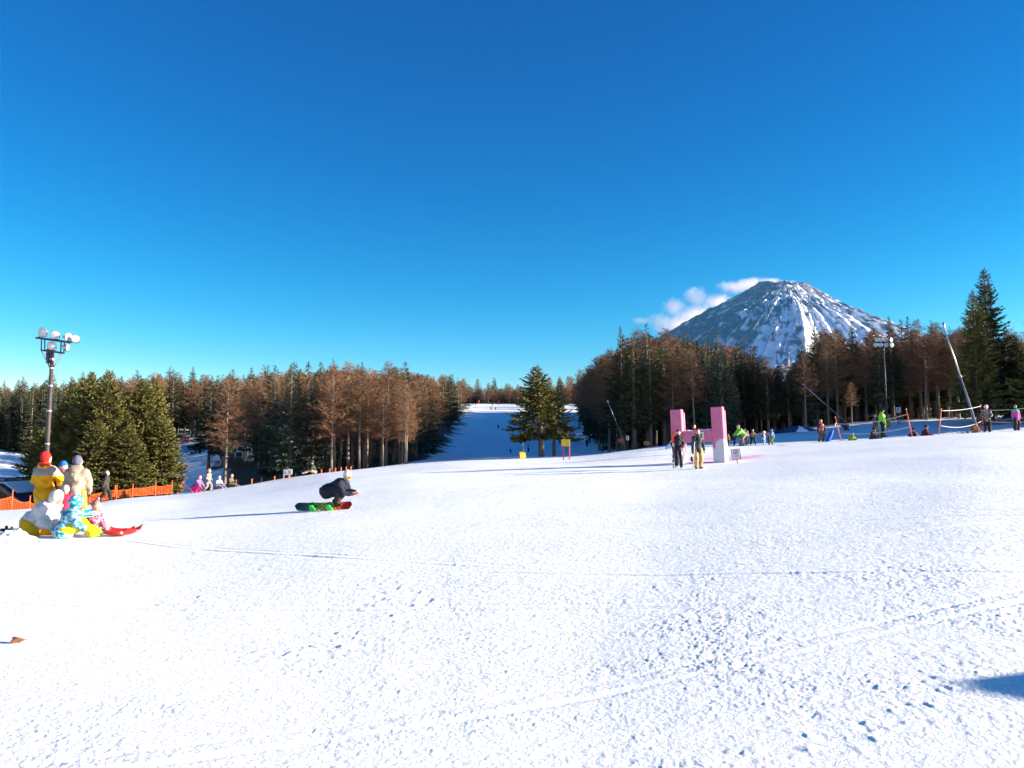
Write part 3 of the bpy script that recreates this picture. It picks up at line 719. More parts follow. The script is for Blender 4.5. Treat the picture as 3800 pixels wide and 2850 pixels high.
for (px, Y, ty, v, lab) in [
 (1212,66,1440,2,'bare larch with spreading boughs right of the white twin sign'),
 (1243,64.5,1355,0,'tall pale trunked larch above the snowboarder'),
 (1292,65.5,1345,3,'tall larch right of the snowboarder, rising over the wood'),
 (1333,63.5,1400,5,'broad bare larch right of the snowboarder, lowest boughs near the snow'),
 (1432,66,1346,2,'broad reddish larch standing out of the wood edge'),
 (1482,69,1370,4,'bare larch at the wood edge, second left of the brown bank'),
 (838,62,1420,1,'thick trunked larch in front of the chairlift'),
 (3165,72,1420,6,'thin pale leafless sapling by the left snow lance'),
 (3425,78,1190,1,'tall bare larch left of the long snow lance'),
 (3490,79,1200,3,'slender bare larch near the long snow lance'),
 (3290,77,1230,6,'bare larch right of the right floodlight mast'),
 (2262,78,1300,2,'bare reddish larch at the left end of the right wood'),
 (2370,76,1225,5,'bare larch between two spires at the left of the mountain'),
 (2470,77,1225,0,'bare reddish larch in front of the mountain left flank'),
 (3590,84,1215,4,'pale bare larch left of the tall right spruce'), (2150,230,1372,0,'bare larch at the right edge of the run, above the shorter tree'), (2188,170,1358,3,'bare larch at the foot of the shaded wood, right of the ski run'), (2225,120,1325,5,'reddish larch at the left shoulder of the wood right of the run')]:
    hero('larch_tree', px, Y, ty, lab, LA[v], rz=px*.37, sxy=1.05)

for k, (px, Y, h) in enumerate([(3905,60,11), (3960,66,12), (4040,59,11), (4110,68,13), (4200,61,12), (4300,66,13), (4420,62,12), (4560,68,13)]):
    p = G(px, Y); used.append((p.x, p.y, 1.2)); plant('spruce_tree', RB[k % 3], p, h/H0, k*1.7, 'dark spruce standing just outside the right edge, shading the snow behind the rope line', 'spruces outside the right edge')
edgeL = lambda px, Y: px < np.interp(Y, [60, 75, 110, 143, 200, 300, 400], [1500, 1560, 1625, 1655, 1690, 1735, 1765])-12
edgeR = lambda px, Y: px > np.interp(Y, [70, 110, 143, 200, 300, 400], [2290, 2235, 2215, 2190, 2160, 2130])
forest(1200, 1510, 62.5, 68, 14, .08, 'dark spruce in the front row of the wood left of the ski run', 'pale trunked bare larch in the front row of the wood left of the ski run', 'front row of the wood left of the ski run', top=(0, 120), mind=1.3)
forest(960, 1660, 69, 100, 66, .36, 'dark spruce inside the wood left of the ski run', 'bare brown larch inside the wood left of the ski run', 'wood left of the ski run', top=(0, 55), mind=2.0, edge=edgeL)
forest(1000, 1770, 100, 400, 80, .28, 'distant spruce in the wood climbing along the left of the ski run', 'distant bare larch in the wood climbing along the left of the ski run', 'wood climbing along the left of the ski run', top=(0, 40), mind=2.6, edge=edgeL, hmin=9)
forest(785, 1010, 104, 150, 30, .6, 'dark spruce behind the chairlift', 'bare larch behind the chairlift', 'wood behind the chairlift', top=(0, 90), mind=2.3)
forest(-120, 790, 158, 215, 60, .66, 'spruce on the hill behind the sunlit clump', 'bare brown larch on the hill behind the sunlit clump', 'wood on the hill at the left', top=(0, 60), mind=2.4)
forest(-140, 330, 116, 150, 34, .9, 'dark spruce on the hillside above the hut', 'bare larch on the hillside above the hut', 'wood above the hut', top=(15, 110), mind=2.4)
forest(1715, 2170, 415, 470, 40, .25, 'far spruce beyond the top of the ski run', 'far bare larch beyond the top of the ski run', 'trees beyond the top of the ski run', top=(-12, 45), mind=2.2, hmin=7)
forest(2130, 2330, 95, 400, 58, .35, 'dark spruce along the right edge of the ski run', 'bare larch along the right edge of the ski run', 'wood along the right of the ski run', top=(0, 60), mind=2.4, edge=edgeR, hmin=9, hmax=16)
forest(2290, 2720, 68, 84, 46, .55, 'dark spruce in the shaded wood behind the pink letter', 'bare larch in the shaded wood behind the pink letter', 'shaded wood behind the pink letter', top=(15, 110), mind=1.5)
forest(2700, 2990, 74, 96, 36, .75, 'dark spruce in the shaded wood below the mountain', 'bare larch in the shaded wood below the mountain', 'shaded wood below the mountain', top=(8, 90), mind=1.5)
forest(2985, 3640, 73, 98, 74, .3, 'dark spruce in the brown wood at the right', 'bare brown larch in the wood at the right', 'brown wood at the right', top=(0, 75), mind=1.6)
forest(3640, 4000, 72, 95, 18, .5, 'dark spruce behind the tall right spire', 'bare larch behind the tall right spire', 'wood behind the tall right spire', top=(20, 110), mind=2.0)

def far_mass(name, label, px0, px1, Y0, Y1, n, psp, hr=(10, 15), edge=None, topmax=None, low=False):
    """trees standing deep in the wood, merged because nobody could count them there"""
    vs = []; fs = []; ms = []; off = 0
    for k in range(n*40):
        if len(vs) >= n*2: break
        Y = math.sqrt(R.uniform(Y0*Y0, Y1*Y1)); px = R.uniform(px0, px1)
        if edge and not edge(px, Y): continue
        p = G(px, Y)
        if any((p.x-q[0])**2+(p.y-q[1])**2 < 1.2**2 for q in used): continue
        h = R.uniform(*hr); ty = np.interp(px, SKY_PX, SKY_PY)+R.uniform(8, 45); h = min(h, zpix(Y, ty)-p.z)
        if h < 4: continue
        sp_ = R.random() < psp
        for (V, Fq, mi) in LOW[2 if low else (0 if sp_ else 1)][R.randrange(3)]:
            c, s_ = math.cos(k), math.sin(k); k_ = h/H0
            V2 = np.stack([(V[:, 0]*c-V[:, 1]*s_)*k_+p.x, (V[:, 0]*s_+V[:, 1]*c)*k_+p.y, V[:, 2]*k_+p.z], 1)
            vs.append(V2); fs.append(Fq+off); ms.append(mi+np.zeros(len(Fq), int)); off += len(V2)
    me = np_mesh(name, np.concatenate(vs), np.concatenate(fs), [M['spruce'], M['larch'], M['bark_dark']], False, fm=np.concatenate(ms))
    tag(new_obj(name, me), label, kind='stuff')
def _arr(me, mi):
    V = np.empty(len(me.vertices)*3, np.float32); me.vertices.foreach_get('co', V)
    Fq = np.empty(len(me.loops), np.int32); me.loops.foreach_get('vertex_index', Fq)
    return (V.reshape(-1, 3), Fq.reshape(-1, 4), mi)
LOW = [[], [], []]
for i in range(3):
    t_, c_ = spruce_meshes(500+i, H0, 2.6, 2.2, gap=.62, per=6, blade=1.0, dens=5, power=.8, ragged=.25); LOW[0].append([_arr(t_, 2), _arr(c_, 0)])
    t_, c_ = spruce_meshes(540+i, H0, 3.0, .5, gap=.66, per=6, blade=1.1, dens=5, power=.8, ragged=.25); LOW[2].append([_arr(t_, 2), _arr(c_, 0)])
    t_, c_ = larch_meshes(520+i, H0, 3.0, 4.5, nbr=46, per_m=8, tw_len=1.0, tw_w=.03); LOW[1].append([_arr(t_, 2), _arr(c_, 1)])
far_mass('forest', 'deep part of the wood left of the ski run', 960, 1770, 74, 390, 150, .35, hr=(10, 16), edge=lambda px, Y: edgeL(px+28, Y))
far_mass('forest', 'deep part of the wood right of the ski run', 2120, 2640, 85, 312, 440, .7, hr=(14, 19), edge=lambda px, Y: edgeR(px-6, Y))
far_mass('forest', 'deep part of the wood behind the pink letter', 2300, 2800, 84, 200, 100, .6, hr=(10, 16))
far_mass('forest', 'deep part of the wood below the mountain and at the right', 2700, 4100, 88, 170, 130, .5, hr=(9, 14))
far_mass('forest', 'deep wood on the left hill', -200, 960, 160, 240, 300, .6, hr=(9, 14))
far_mass('forest', 'dark wood above the hut', -260, 520, 118, 165, 190, 1.0, hr=(7, 11), low=True)
far_mass('forest', 'wood beyond the top of the ski run', 1700, 2190, 425, 520, 230, .35, hr=(9, 14))

# ------------------------------------------------------------------ people: implicit surfaces turned into one continuous mesh
def surface_net(fn, lo, hi, h):
    lo = np.array(lo)-2*h; hi = np.array(hi)+2*h; n = np.ceil((hi-lo)/h).astype(int)+1
    ax = [lo[i]+h*np.arange(n[i]) for i in range(3)]
    Pg = np.stack(np.meshgrid(*ax, indexing='ij'), -1); D = fn(Pg.reshape(-1, 3)).reshape(n)
    ins = D < 0; c = n-1
    cnt = np.zeros(c); acc = np.zeros(tuple(c)+(3,))
    corners = [(i, j, k) for i in (0,1) for j in (0,1) for k in (0,1)]
    sl_ = lambda o: tuple(slice(o[i], o[i]+c[i]) for i in range(3))
    for a in corners:
        for d in range(3):
            if a[d]: continue
            b = list(a); b[d] = 1
            da, db = D[sl_(a)], D[sl_(b)]; m = (da < 0) != (db < 0)
            t = np.where(m, da/np.where(m, da-db, 1), 0)
            p = np.zeros(tuple(c)+(3,)); p[..., 0] = a[0]; p[..., 1] = a[1]; p[..., 2] = a[2]; p[..., d] += t
            acc += p*m[..., None]; cnt += m
    act = cnt > 0; idx = -np.ones(tuple(c), int); idx[act] = np.arange(act.sum())
    base = np.stack(np.meshgrid(*[np.arange(q) for q in c], indexing='ij'), -1)
    V = lo+h*(base[act]+acc[act]/cnt[act][:, None])
    Fs = []
    for d in range(3):
        e1, e2 = (d+1) % 3, (d+2) % 3
        sa = [slice(1, c[i]) for i in range(3)]; sa[d] = slice(0, c[d]); sb = list(sa); sb[d] = slice(1, c[d]+1)
        A, B = ins[tuple(sa)], ins[tuple(sb)]; m = A != B
        q = np.argwhere(m)
        if not len(q): continue
        off = np.array([1, 1, 1]); off[d] = 0; q = q+off; fl = B[m]
        def at(o1, o2):
            r = q.copy(); r[:, e1] -= o1; r[:, e2] -= o2; return idx[r[:, 0], r[:, 1], r[:, 2]]
        f = np.stack([at(1,1), at(0,1), at(0,0), at(1,0)], 1); f[fl] = f[fl][:, ::-1]; Fs.append(f)
    Fq = np.concatenate(Fs); return V, Fq[(Fq >= 0).all(1)]
def cap_sdf(P, a, b, ra, rb, sq=None):
    a = np.array(a, float); b = np.array(b, float)
    if sq is not None: P = P/sq; a = a/sq; b = b/sq
    ab = b-a; t = np.clip(((P-a)@ab)/max(1e-9, ab@ab), 0, 1)
    return np.linalg.norm(P-a-t[:, None]*ab, axis=1)-(ra+(rb-ra)*t)
def ell_sdf(P, c, r, Mx=None):
    q = P-np.array(c, float)
    if Mx is not None: q = q@Mx
    r = np.array(r, float); k = np.linalg.norm(q/r, axis=1); return (k-1)*r.min()
def smin(a, b, k):
    h = np.clip(.5+.5*(b-a)/k, 0, 1); return b*(1-h)+a*h-k*h*(1-h)
def blend(prims, k=.03):
    def f(P):
        d = None
        for p in prims:
            e = p(P); d = e if d is None else smin(e, d, k)
        return d
    return f
def fold(P, amp, fr, seed):
    rs = np.random.RandomState(seed); s = 0
    for i in range(5):
        w = rs.normal(0, 1, 3)*fr*(1+.5*i); w[2] *= 1.5; s = s+np.sin(P@w+rs.uniform(0, 6.28)+1.3*np.sin(P@(w[::-1]*.6)))/(1+.35*i)
    return amp*s/2.2
def ik(a, b, l1, l2, pole):
    a = np.array(a, float); b = np.array(b, float); d = b-a; L = np.linalg.norm(d)+1e-9; Lc = min(L, (l1+l2)*.998)
    u = d/L; x = (l1*l1-l2*l2+Lc*Lc)/(2*Lc); y = math.sqrt(max(0, l1*l1-x*x))
    p = np.array(pole, float); p = p-u*(p@u); p /= np.linalg.norm(p)+1e-9
    return a+u*x+p*y, a+u*Lc
_matc = {}
def cmat(col, kind='cloth', **kw):
    k = (col, kind, str(kw))
    if k not in _matc: _matc[k] = mat(kind, col, .8 if kind != 'skin' else .55, var=.12, scale=7, bump=.9 if kind == 'cloth' else 0, bscale=9, **kw)
    return _matc[k]
def pattern(name, cols, scale):
    n = len(cols); ps = [0]+[.44+.12*(i)/(max(1, n-2)) for i in range(n-1)]
    return mat('pattern_'+name, cols[0], .8, ramp=list(zip(ps, cols)), scale=scale)
SKIN = (.55, .33, .23)
DARK = (.02, .02, .024)

def person(label, loc, H, yaw, pelvis=(0, 0, .53), lean=0., side=0., head=(0, 0), hands=((.15, -.03, .46), (-.15, -.03, .46)), feet=((.07, 0, 0), (-.07, 0, 0)),
           jacket=None, trousers=None, hat=None, hat_kind='beanie', boots=DARK, gloves=DARK, skin=SKIN, hair=None, hood=None, scarf=None, vest=None, goggles=None, yoke=None,
           group=None, h=None, hs=1.0, puff=1.0, knee=(0, -1, .1), elbow=(0, .6, -.6), jl=.06, footyaw=(.25, -.25), detail=True, knees=None, elbows=None, name='person', pompom=False, twist=0., skirt=0.):
    """pose in units of the standing height; the figure faces local -y, hands/feet given as (left, right)"""
    root = thing(name, label, 'person', loc, rad(yaw), group)
    pel = np.array(pelvis, float); lr = rad(lean); sr = rad(side)
    upv = np.array([math.sin(sr), -math.sin(lr)*math.cos(sr), math.cos(lr)*math.cos(sr)])
    rt = np.array([math.cos(sr), 0, -math.sin(sr)]); rt = rt-upv*(rt@upv); rt /= np.linalg.norm(rt)
    fw = np.cross(upv, rt); 
    if fw[1] > 0: fw = -fw
    ct, st_ = math.cos(rad(twist)), math.sin(rad(twist)); rt2 = rt*ct+fw*st_; fw2 = fw*ct-rt*st_
    chest = pel+upv*.215; neck = pel+upv*.315; hip = [pel+rt*.055-upv*.01, pel-rt*.055-upv*.01]
    sh = [neck+rt2*.100-upv*.045, neck-rt2*.100-upv*.045]
    hp, hy = rad(head[0]), rad(head[1])       # nod (positive = down) and turn relative to the torso
    hdir = upv*math.cos(hp-lr*.75)+fw*math.sin(hp-lr*.75) if True else upv
    hdir = hdir/np.linalg.norm(hdir); hc = neck+hdir*(.055+.055*hs); hf = np.cross(rt, hdir); hf = hf if hf@fw > 0 else -hf
    hf = hf*math.cos(hy)+rt*math.sin(hy); hr_ = np.cross(hf, hdir)
    R3 = np.stack([hr_, -hf, hdir], 1)       # head axes as columns (x, y, z)
    el, ha, kn, an = [], [], [], []
    for i in (0, 1):
        sg = 1 if i == 0 else -1
        pole = np.array((elbows[i] if elbows else (elbow[0]+.35*sg, elbow[1], elbow[2])), float)
        e, w = ik(sh[i], hands[i], .165, .15, pole); el.append(e); ha.append(w)
        ft = np.array(feet[i], float)+np.array([0, 0, .045])
        k_, a_ = ik(hip[i], ft, .245, .245, knees[i] if knees else (knee[0]+.12*sg, knee[1], knee[2])); kn.append(k_); an.append(a_)
    S = H; hh = h if h else max(.016, .0135*H)
    W = lambda p: tuple(np.array(p)*S)
    C = lambda a, b, ra, rb, sq=None: (lambda P: cap_sdf(P, np.array(a)*S, np.array(b)*S, ra*S, rb*S, sq))
    E = lambda c, r, Mx=None: (lambda P: ell_sdf(P, np.array(c)*S, np.array(r)*S, Mx))
    RT = np.stack([rt2, -fw2, upv], 1)
    def make(nm, prims, mats, k=.02, amp=0, fr=14, seed=1, pts=None, pad=.16, fm=None, parent=root, hv=None):
        pts = np.array(pts); lo = pts.min(0)*S-pad*S; hi_ = pts.max(0)*S+pad*S
        g = blend(prims, k*S); f = (lambda P: g(P)+fold(P, amp*S, fr/S, seed)) if amp else g
        V, Fq = surface_net(f, lo, hi_, hv or hh)
        if not len(V): return None
        mi = None
        if fm is not None: mi = fm(V[Fq].mean(1)/S)
        return new_obj(nm, np_mesh(nm, V, Fq, mats, True, fm=mi), parent)
    allp = [pel, chest, neck, hc]+sh+el+ha+kn+an
    hd = [E(hc+hdir*.012*hs, np.array((.058, .070, .074))*hs, R3), E(hc-hdir*.03*hs+hf*.018*hs, np.array((.043, .048, .042))*hs, R3)]
    if detail: hd += [E(hc-hdir*.008*hs+hf*.072*hs, np.array((.011, .015, .017))*hs, R3), E(hc+hr_*.058*hs, np.array((.010, .016, .022))*hs, R3), E(hc-hr_*.058*hs, np.array((.010, .016, .022))*hs, R3)]
    body = hd+[C(neck-upv*.02, hc-hdir*.03, .036, .034), C(pel+upv*.03, chest, .075, .085), C(chest, neck-upv*.03, .08, .06)]
    for i in (0, 1):
        fd = ha[i]-el[i]; fd = fd/(np.linalg.norm(fd)+1e-9)
        body += [C(sh[i], el[i], .030, .025), C(el[i], ha[i], .025, .018), C(ha[i], ha[i]+fd*.045, .020, .017), C(hip[i], kn[i], .056, .038), C(kn[i], an[i], .036, .024)]
    make('body', body, [cmat(skin, 'skin')], .018, pts=allp, hv=hh*1.1)
    sd = int(abs(hash(label)) % 1000) if False else sum(map(ord, label)) % 997
    # trousers
    tp = [E(pel, (.098, .082, .075), RT)]
    for i in (0, 1):
        lo_ = an[i]+(kn[i]-an[i])*.08
        tp += [C(hip[i], kn[i], .074*puff, .056*puff), C(kn[i], lo_, .056*puff, .050*puff)]
    make('trousers', tp, [trousers], .025, .004, 26, sd, [pel]+hip+kn+an)
    # boots
    for i in (0, 1):
        fy = footyaw[i]; fdv = np.array([math.sin(fy), -math.cos(fy), 0]); a0 = an[i]
        sh_dir = kn[i]-an[i]; sh_dir = sh_dir/np.linalg.norm(sh_dir)
        if sh_dir[2] < .25: fdv = np.array([0, .15, -1.]); fdv /= np.linalg.norm(fdv)
        make('boot', [C(a0+sh_dir*.05, a0-sh_dir*.012, .036, .036), C(a0-fdv*.018+np.array([0, 0, -.022]), a0+fdv*.075+np.array([0, 0, -.024]), .030, .024)], [cmat(boots, 'boot')], .015, pts=[a0, a0+sh_dir*.05, a0+fdv*.08], pad=.07)
    # jacket
    jk = [C(pel-upv*(jl-.05), pel+upv*.0, .104*puff, .100*puff), C(pel, pel+upv*.09, .098*puff, .086*puff), C(pel+upv*.09, chest, .086*puff, .102*puff), E(chest+upv*.01, (.118*puff, .088*puff, .095), RT), C(sh[0], sh[1], .048*puff, .048*puff), C(neck-upv*.02, sh[0], .042, .046*puff), C(neck-upv*.02, sh[1], .042, .046*puff), C(neck-upv*.03, neck+hdir*.025, .056, .046)]
    for i in (0, 1):
        jk += [C(sh[i], el[i], .054*puff, .046*puff), C(el[i], el[i]+(ha[i]-el[i])*.88, .045*puff, .036*puff)]
    if skirt:
        for i in (0, 1): jk.append(C(hip[i], hip[i]+(kn[i]-hip[i])*skirt, .088*puff, .074*puff))
    fm = None; mats = [jacket]
    if yoke is not None:
        mats = [jacket, yoke[0]]
        fm = lambda c: (((c-neck)@upv) > yoke[1]).astype(int)
    make('jacket', jk, mats, .024, .0125 if hh <= .021 else .0085, 30 if hh <= .021 else 24, sd+3, [pel, chest, neck]+sh+el+ha, fm=fm)
    if vest is not None:
        make('bib', [E(chest+upv*.0, (.126*puff, .096*puff, .13), RT), C(pel+upv*.06, chest, .104*puff, .108*puff)], [vest], .03, .003, 18, sd+5, [pel, chest, neck], pad=.13)
    if scarf is not None:
        make('scarf', [E(neck+hdir*.012, (.066, .064, .040), R3), E(neck+hdir*.035+hf*.03, (.045, .042, .035), R3)], [scarf], .02, .004, 40, sd, [neck, hc], pad=.08)
    # hood down or up
    if hood is not None:
        if hood[1] == 'up':
            make('hood', [E(hc+hdir*.012-hf*.018, np.array((.076, .080, .088))*hs, R3), C(neck, hc-hf*.02, .066, .062)], [hood[0]], .02, .004, 26, sd, [neck, hc], pad=.13)
        else:
            make('hood', [C(neck+rt2*.045-fw2*.03+upv*.03, neck-rt2*.045-fw2*.03+upv*.03, .044, .044), E(neck-fw2*.062-upv*.015, (.070, .038, .060), RT)], [hood[0]], .03, .004, 26, sd, [neck, neck-fw2*.08], pad=.12)
    # hat
    if hat is not None:
        hm = hat
        if hat_kind == 'helmet':
            make('helmet', [E(hc+hdir*.030*hs-hf*.004, np.array((.076, .086, .078))*hs, R3)], [hm], .01, pts=[hc+hdir*.03], pad=.1*hs, fm=None)
        else:
            pr = [E(hc+hdir*.020*hs-hf*.012, np.array((.063, .071, .078))*hs, R3)]
            if hat_kind == 'tall': pr.append(E(hc+hdir*.062*hs-hf*.03*hs, np.array((.047, .053, .048))*hs, R3))
            make('knit_hat', pr, [hm], .02, .002, 60, sd, [hc+hdir*.04], pad=.12*hs)
        if pompom: make('pompom', [E(hc+hdir*.122*hs-hf*.01, (.03*hs, .03*hs, .03*hs))], [hm], .01, .003, 90, sd, [hc+hdir*.122*hs], pad=.05)
    if hair is not None:
        make('hair', [E(hc-hf*.020*hs-hdir*.010*hs, np.array((.065, .066, .080))*hs, R3)], [cmat(hair, 'hair')], .02, .003, 60, sd, [hc], pad=.12*hs)
    if goggles is not None:
        make('goggles', [E(hc+goggles[1]*hdir+hf*goggles[2]*.058*hs, np.array((.050, .026, .022))*hs, R3)], [cmat(goggles[0], 'goggle_lens')], .01, pts=[hc+hf*.06*goggles[2]], pad=.09*hs)
    elif detail:
        mb = MB()
        for sg in (-1, 1): mb.ell(np.array(hc+hdir*.006*hs+hf*.0665*hs+hr_*.024*hs*sg)*S, np.array((.008, .005, .005))*hs*S, 8, 6, Matrix(R3.tolist()))
        mb.build('eyes', cmat((.02, .015, .012), 'eye'), root)
        mb = MB(); mb.ell(np.array(hc-hdir*.036*hs+hf*.0655*hs)*S, np.array((.016, .004, .0045))*hs*S, 8, 6, Matrix(R3.tolist())); mb.build('mouth', cmat((.30, .09, .08), 'lips'), root)
    # gloves: a palm and five bent fingers
    gm = cmat(gloves, 'glove')
    for i in (0, 1):
        fd = ha[i]-el[i]; fd = fd/(np.linalg.norm(fd)+1e-9); mb = MB()
        ac = np.cross(fd, np.array([0, 0, 1.])); ac = ac/(np.linalg.norm(ac)+1e-9); dn = np.cross(ac, fd); dn = dn if dn[2] < 0 else -dn
        if dn[2] > -.15: dn = -np.array(fw); dn = dn-fd*(dn@fd); dn /= np.linalg.norm(dn)+1e-9; ac = np.cross(fd, dn)
        MP = Matrix(np.stack([ac, dn, fd], 1).tolist()); c0 = ha[i]+fd*.012
        mb.ell(c0*S, np.array((.030, .017, .036))*S, 10, 7, MP); mb.tube([W(ha[i]-fd*.03), W(ha[i]+fd*.005)], [.030*S, .027*S], 8)
        for q, ln in enumerate((.040, .046, .043, .033)):
            b = c0+fd*.028+ac*(.0195-.013*q)
            mb.tube([W(b-fd*.01), W(b+fd*ln*.45+dn*ln*.10), W(b+fd*ln*.8+dn*ln*.42), W(b+fd*ln*.85+dn*ln*.8)], [.0088*S, .0085*S, .0078*S, .0055*S], 6)
        sg = 1 if i == 0 else -1
        b = c0+ac*.024*sg-fd*.004
        mb.tube([W(b), W(b+ac*.014*sg+fd*.016+dn*.008), W(b+ac*.010*sg+fd*.034+dn*.020)], [.0105*S, .0098*S, .0068*S], 6)
        mb.build('glove', gm, root, True)
    root['_hands'] = [float(v) for p in ha for v in (np.array(p)*S)]
    return root
def hands_of(r):
    v = r['_hands']; Mx = Matrix.Translation(r.location)@r.rotation_euler.to_matrix().to_4x4()
    return Mx@Vector(v[:3]), Mx@Vector(v[3:])

# ------------------------------------------------------------------ placing by ground contact
def py_of(p):
    t = (p.z-EYE)/p.y; return 1425+F_PX*math.tan(PITCH-math.atan(t))
def GP(px, py, Y0=4, Y1=420):
    """the nearest ground point that appears at this height above the others"""
    best = None
    for k in range(600):
        Y = Y0*(Y1/Y0)**(k/599); p = G(px, Y); e = abs(py_of(p)-py)
        if best is None or e < best[0]-1e-6: best = (e, p)
    return best[1]
def ppm(Y): return F_PX/Y
def hpix(p, top): return zpix(p.y, top)-p.z
def PX(px, Y): return (px-1900)/F_PX*Y/1.004

STAND = dict()
SKI = dict(pelvis=(0, .03, .50), lean=14, hands=((.20, -.14, .42), (-.20, -.14, .42)), feet=((.085, 0, 0), (-.085, 0, 0)))
WIDE = dict(pelvis=(0, .02, .50), lean=8, hands=((.20, -.10, .45), (-.20, -.10, .45)), feet=((.15, 0, 0), (-.15, 0, 0)), footyaw=(.5, -.5))
SIT = dict(pelvis=(0, .05, .07), lean=22, hands=((.12, -.24, .24), (-.12, -.24, .24)), feet=((.08, -.40, .0), (-.08, -.40, .0)), knee=(0, -.3, 1))
CROUCH = dict(pelvis=(0, .14, .19), lean=38, hands=((.10, -.26, .14), (-.10, -.26, .14)), feet=((.08, 0, 0), (-.08, .04, 0)), knee=(0, -1, .5))
KNEEL = dict(pelvis=(0, .12, .17), lean=42, hands=((.09, -.32, .12), (-.09, -.32, .12)), feet=((.08, .24, .0), (-.08, .22, .0)), knee=(0, -1, -.25))
c_ = cmat

# ------------------------------------------------------------------ the group on the left
GRP = 'family playing in the snow at the left'
p = G(158, 17.2)
person('person standing with back turned in a yellow jacket and red hat', p, 1.62, 176, hands=((.09, -.17, .61), (-.09, -.17, .61)), elbows=((.9, .25, -.25), (-.9, .25, -.25)), feet=((.075, 0, 0), (-.075, .02, 0)),
       jacket=c_((.74, .36, .004)), trousers=c_((.66, .27, .01)), hat=c_((.72, .012, .012)), hat_kind='tall', yoke=(c_((.33, .30, .26)), -.115), hood=(pattern('collar', [(.72, .42, .01), (.72, .40, .01), (.62, .02, .015)], 4), 'down'), boots=(.35, .35, .36), gloves=(.02, .02, .02), puff=1.2, jl=.15, detail=True, h=.02)
p = G(217, 17.7)
person('person in a bright blue hat standing between the yellow and the beige jackets', p, 1.45, 62, head=(22, 0), hands=((.07, -.20, .50), (-.07, -.20, .52)),
       jacket=pattern('navy', [(.02, .02, .025), (.02, .025, .03), (.015, .10, .50)], 3.5), trousers=c_((.03, .03, .04)), hat=c_((.01, .13, .52)), hat_kind='tall', gloves=(.02, .02, .02), scarf=c_(DARK), puff=1.1, h=.02)
p = G(275, 17.0)
person('person standing with back turned in a beige hooded parka and patterned knit cap', p, 1.57, 188, hands=((.10, -.16, .56), (-.10, -.16, .54)), elbows=((.8, .35, -.4), (-.8, .35, -.4)), feet=((.075, 0, 0), (-.075, 0, 0)),
       jacket=c_((.33, .26, .195)), trousers=c_((.29, .18, .055)), hat=pattern('knit_grey', [(.07, .08, .15), (.12, .12, .16), (.06, .07, .13)], 40), hood=(c_((.33, .26, .195)), 'down'), boots=(.30, .22, .14), gloves=(.03, .03, .03), puff=1.10, jl=.12, h=.02)
p = G(236, 16.7)
person('small child in a pink jacket and pink white knit hat behind the white jacket', p, .93, 25, head=(25, 0), jacket=c_((.40, .015, .06)), trousers=c_((.10, .02, .05)), hat=pattern('knit_pink', [(.5, .47, .48), (.46, .42, .44), (.42, .02, .08)], 24), gloves=(.02, .02, .02), puff=1.2, hs=1.3, scarf=c_(DARK), h=.018)
p = G(143, 15.75)
person('person crouching in a white hooded jacket and yellow trousers', p, 1.66, 82, **dict(KNEEL, pelvis=(0, .08, .155), lean=50, hands=((.05, -.30, .13), (-.09, -.27, .11)), head=(20, 0), feet=((.08, .20, .0), (-.08, .18, .0)), knee=(0, -1, -.1)),
       jacket=c_((.55, .55, .54)), trousers=c_((.74, .40, .004)), hood=(c_((.55, .55, .54)), 'up'), boots=(.45, .38, .28), gloves=(.70, .70, .68), puff=1.34, hair=(.05, .03, .02), h=.02)
p = G(254, 15.3)
person('child sitting in a teal and white patterned hooded jacket and lime trousers', p, 1.26, 128, pelvis=(0, .05, .12), lean=20, head=(8, 0), hands=((.02, -.36, .36), (-.18, -.20, .14)), feet=((.02, -.40, .02), (-.20, -.30, .02)), knee=(.3, -.3, 1), elbow=(0, .3, -.7),
       jacket=pattern('teal', [(.010, .22, .34), (.015, .28, .40), (.50, .54, .56), (.10, .36, .45)], 15), trousers=c_((.58, .50, .006)), hood=(pattern('teal_hood', [(.008, .18, .30), (.012, .26, .38), (.40, .47, .50)], 17), 'up'), boots=(.34, .62, .02), gloves=(.80, .80, .80), puff=1.42, hs=1.28, h=.018, jl=.10)
p = G(342, 15.9)
person('small child crouching in a pink patterned jacket and pompom hat beside the red sled', p, 1.02, 68, **dict(CROUCH, lean=32, hands=((.08, -.27, .10), (-.10, -.24, .14)), head=(12, 0)),
       jacket=pattern('pink', [(.42, .012, .07), (.46, .03, .10), (.55, .32, .38), (.34, .012, .06)], 18), trousers=c_((.5, .48, .5)), hat=pattern('knit_mauve', [(.22, .06, .09), (.38, .24, .26), (.20, .06, .08)], 40), gloves=(.09, .045, .04), puff=1.3, hs=1.25, goggles=((.50, .45, .20), .0, -1.35), pompom=True, h=.016)
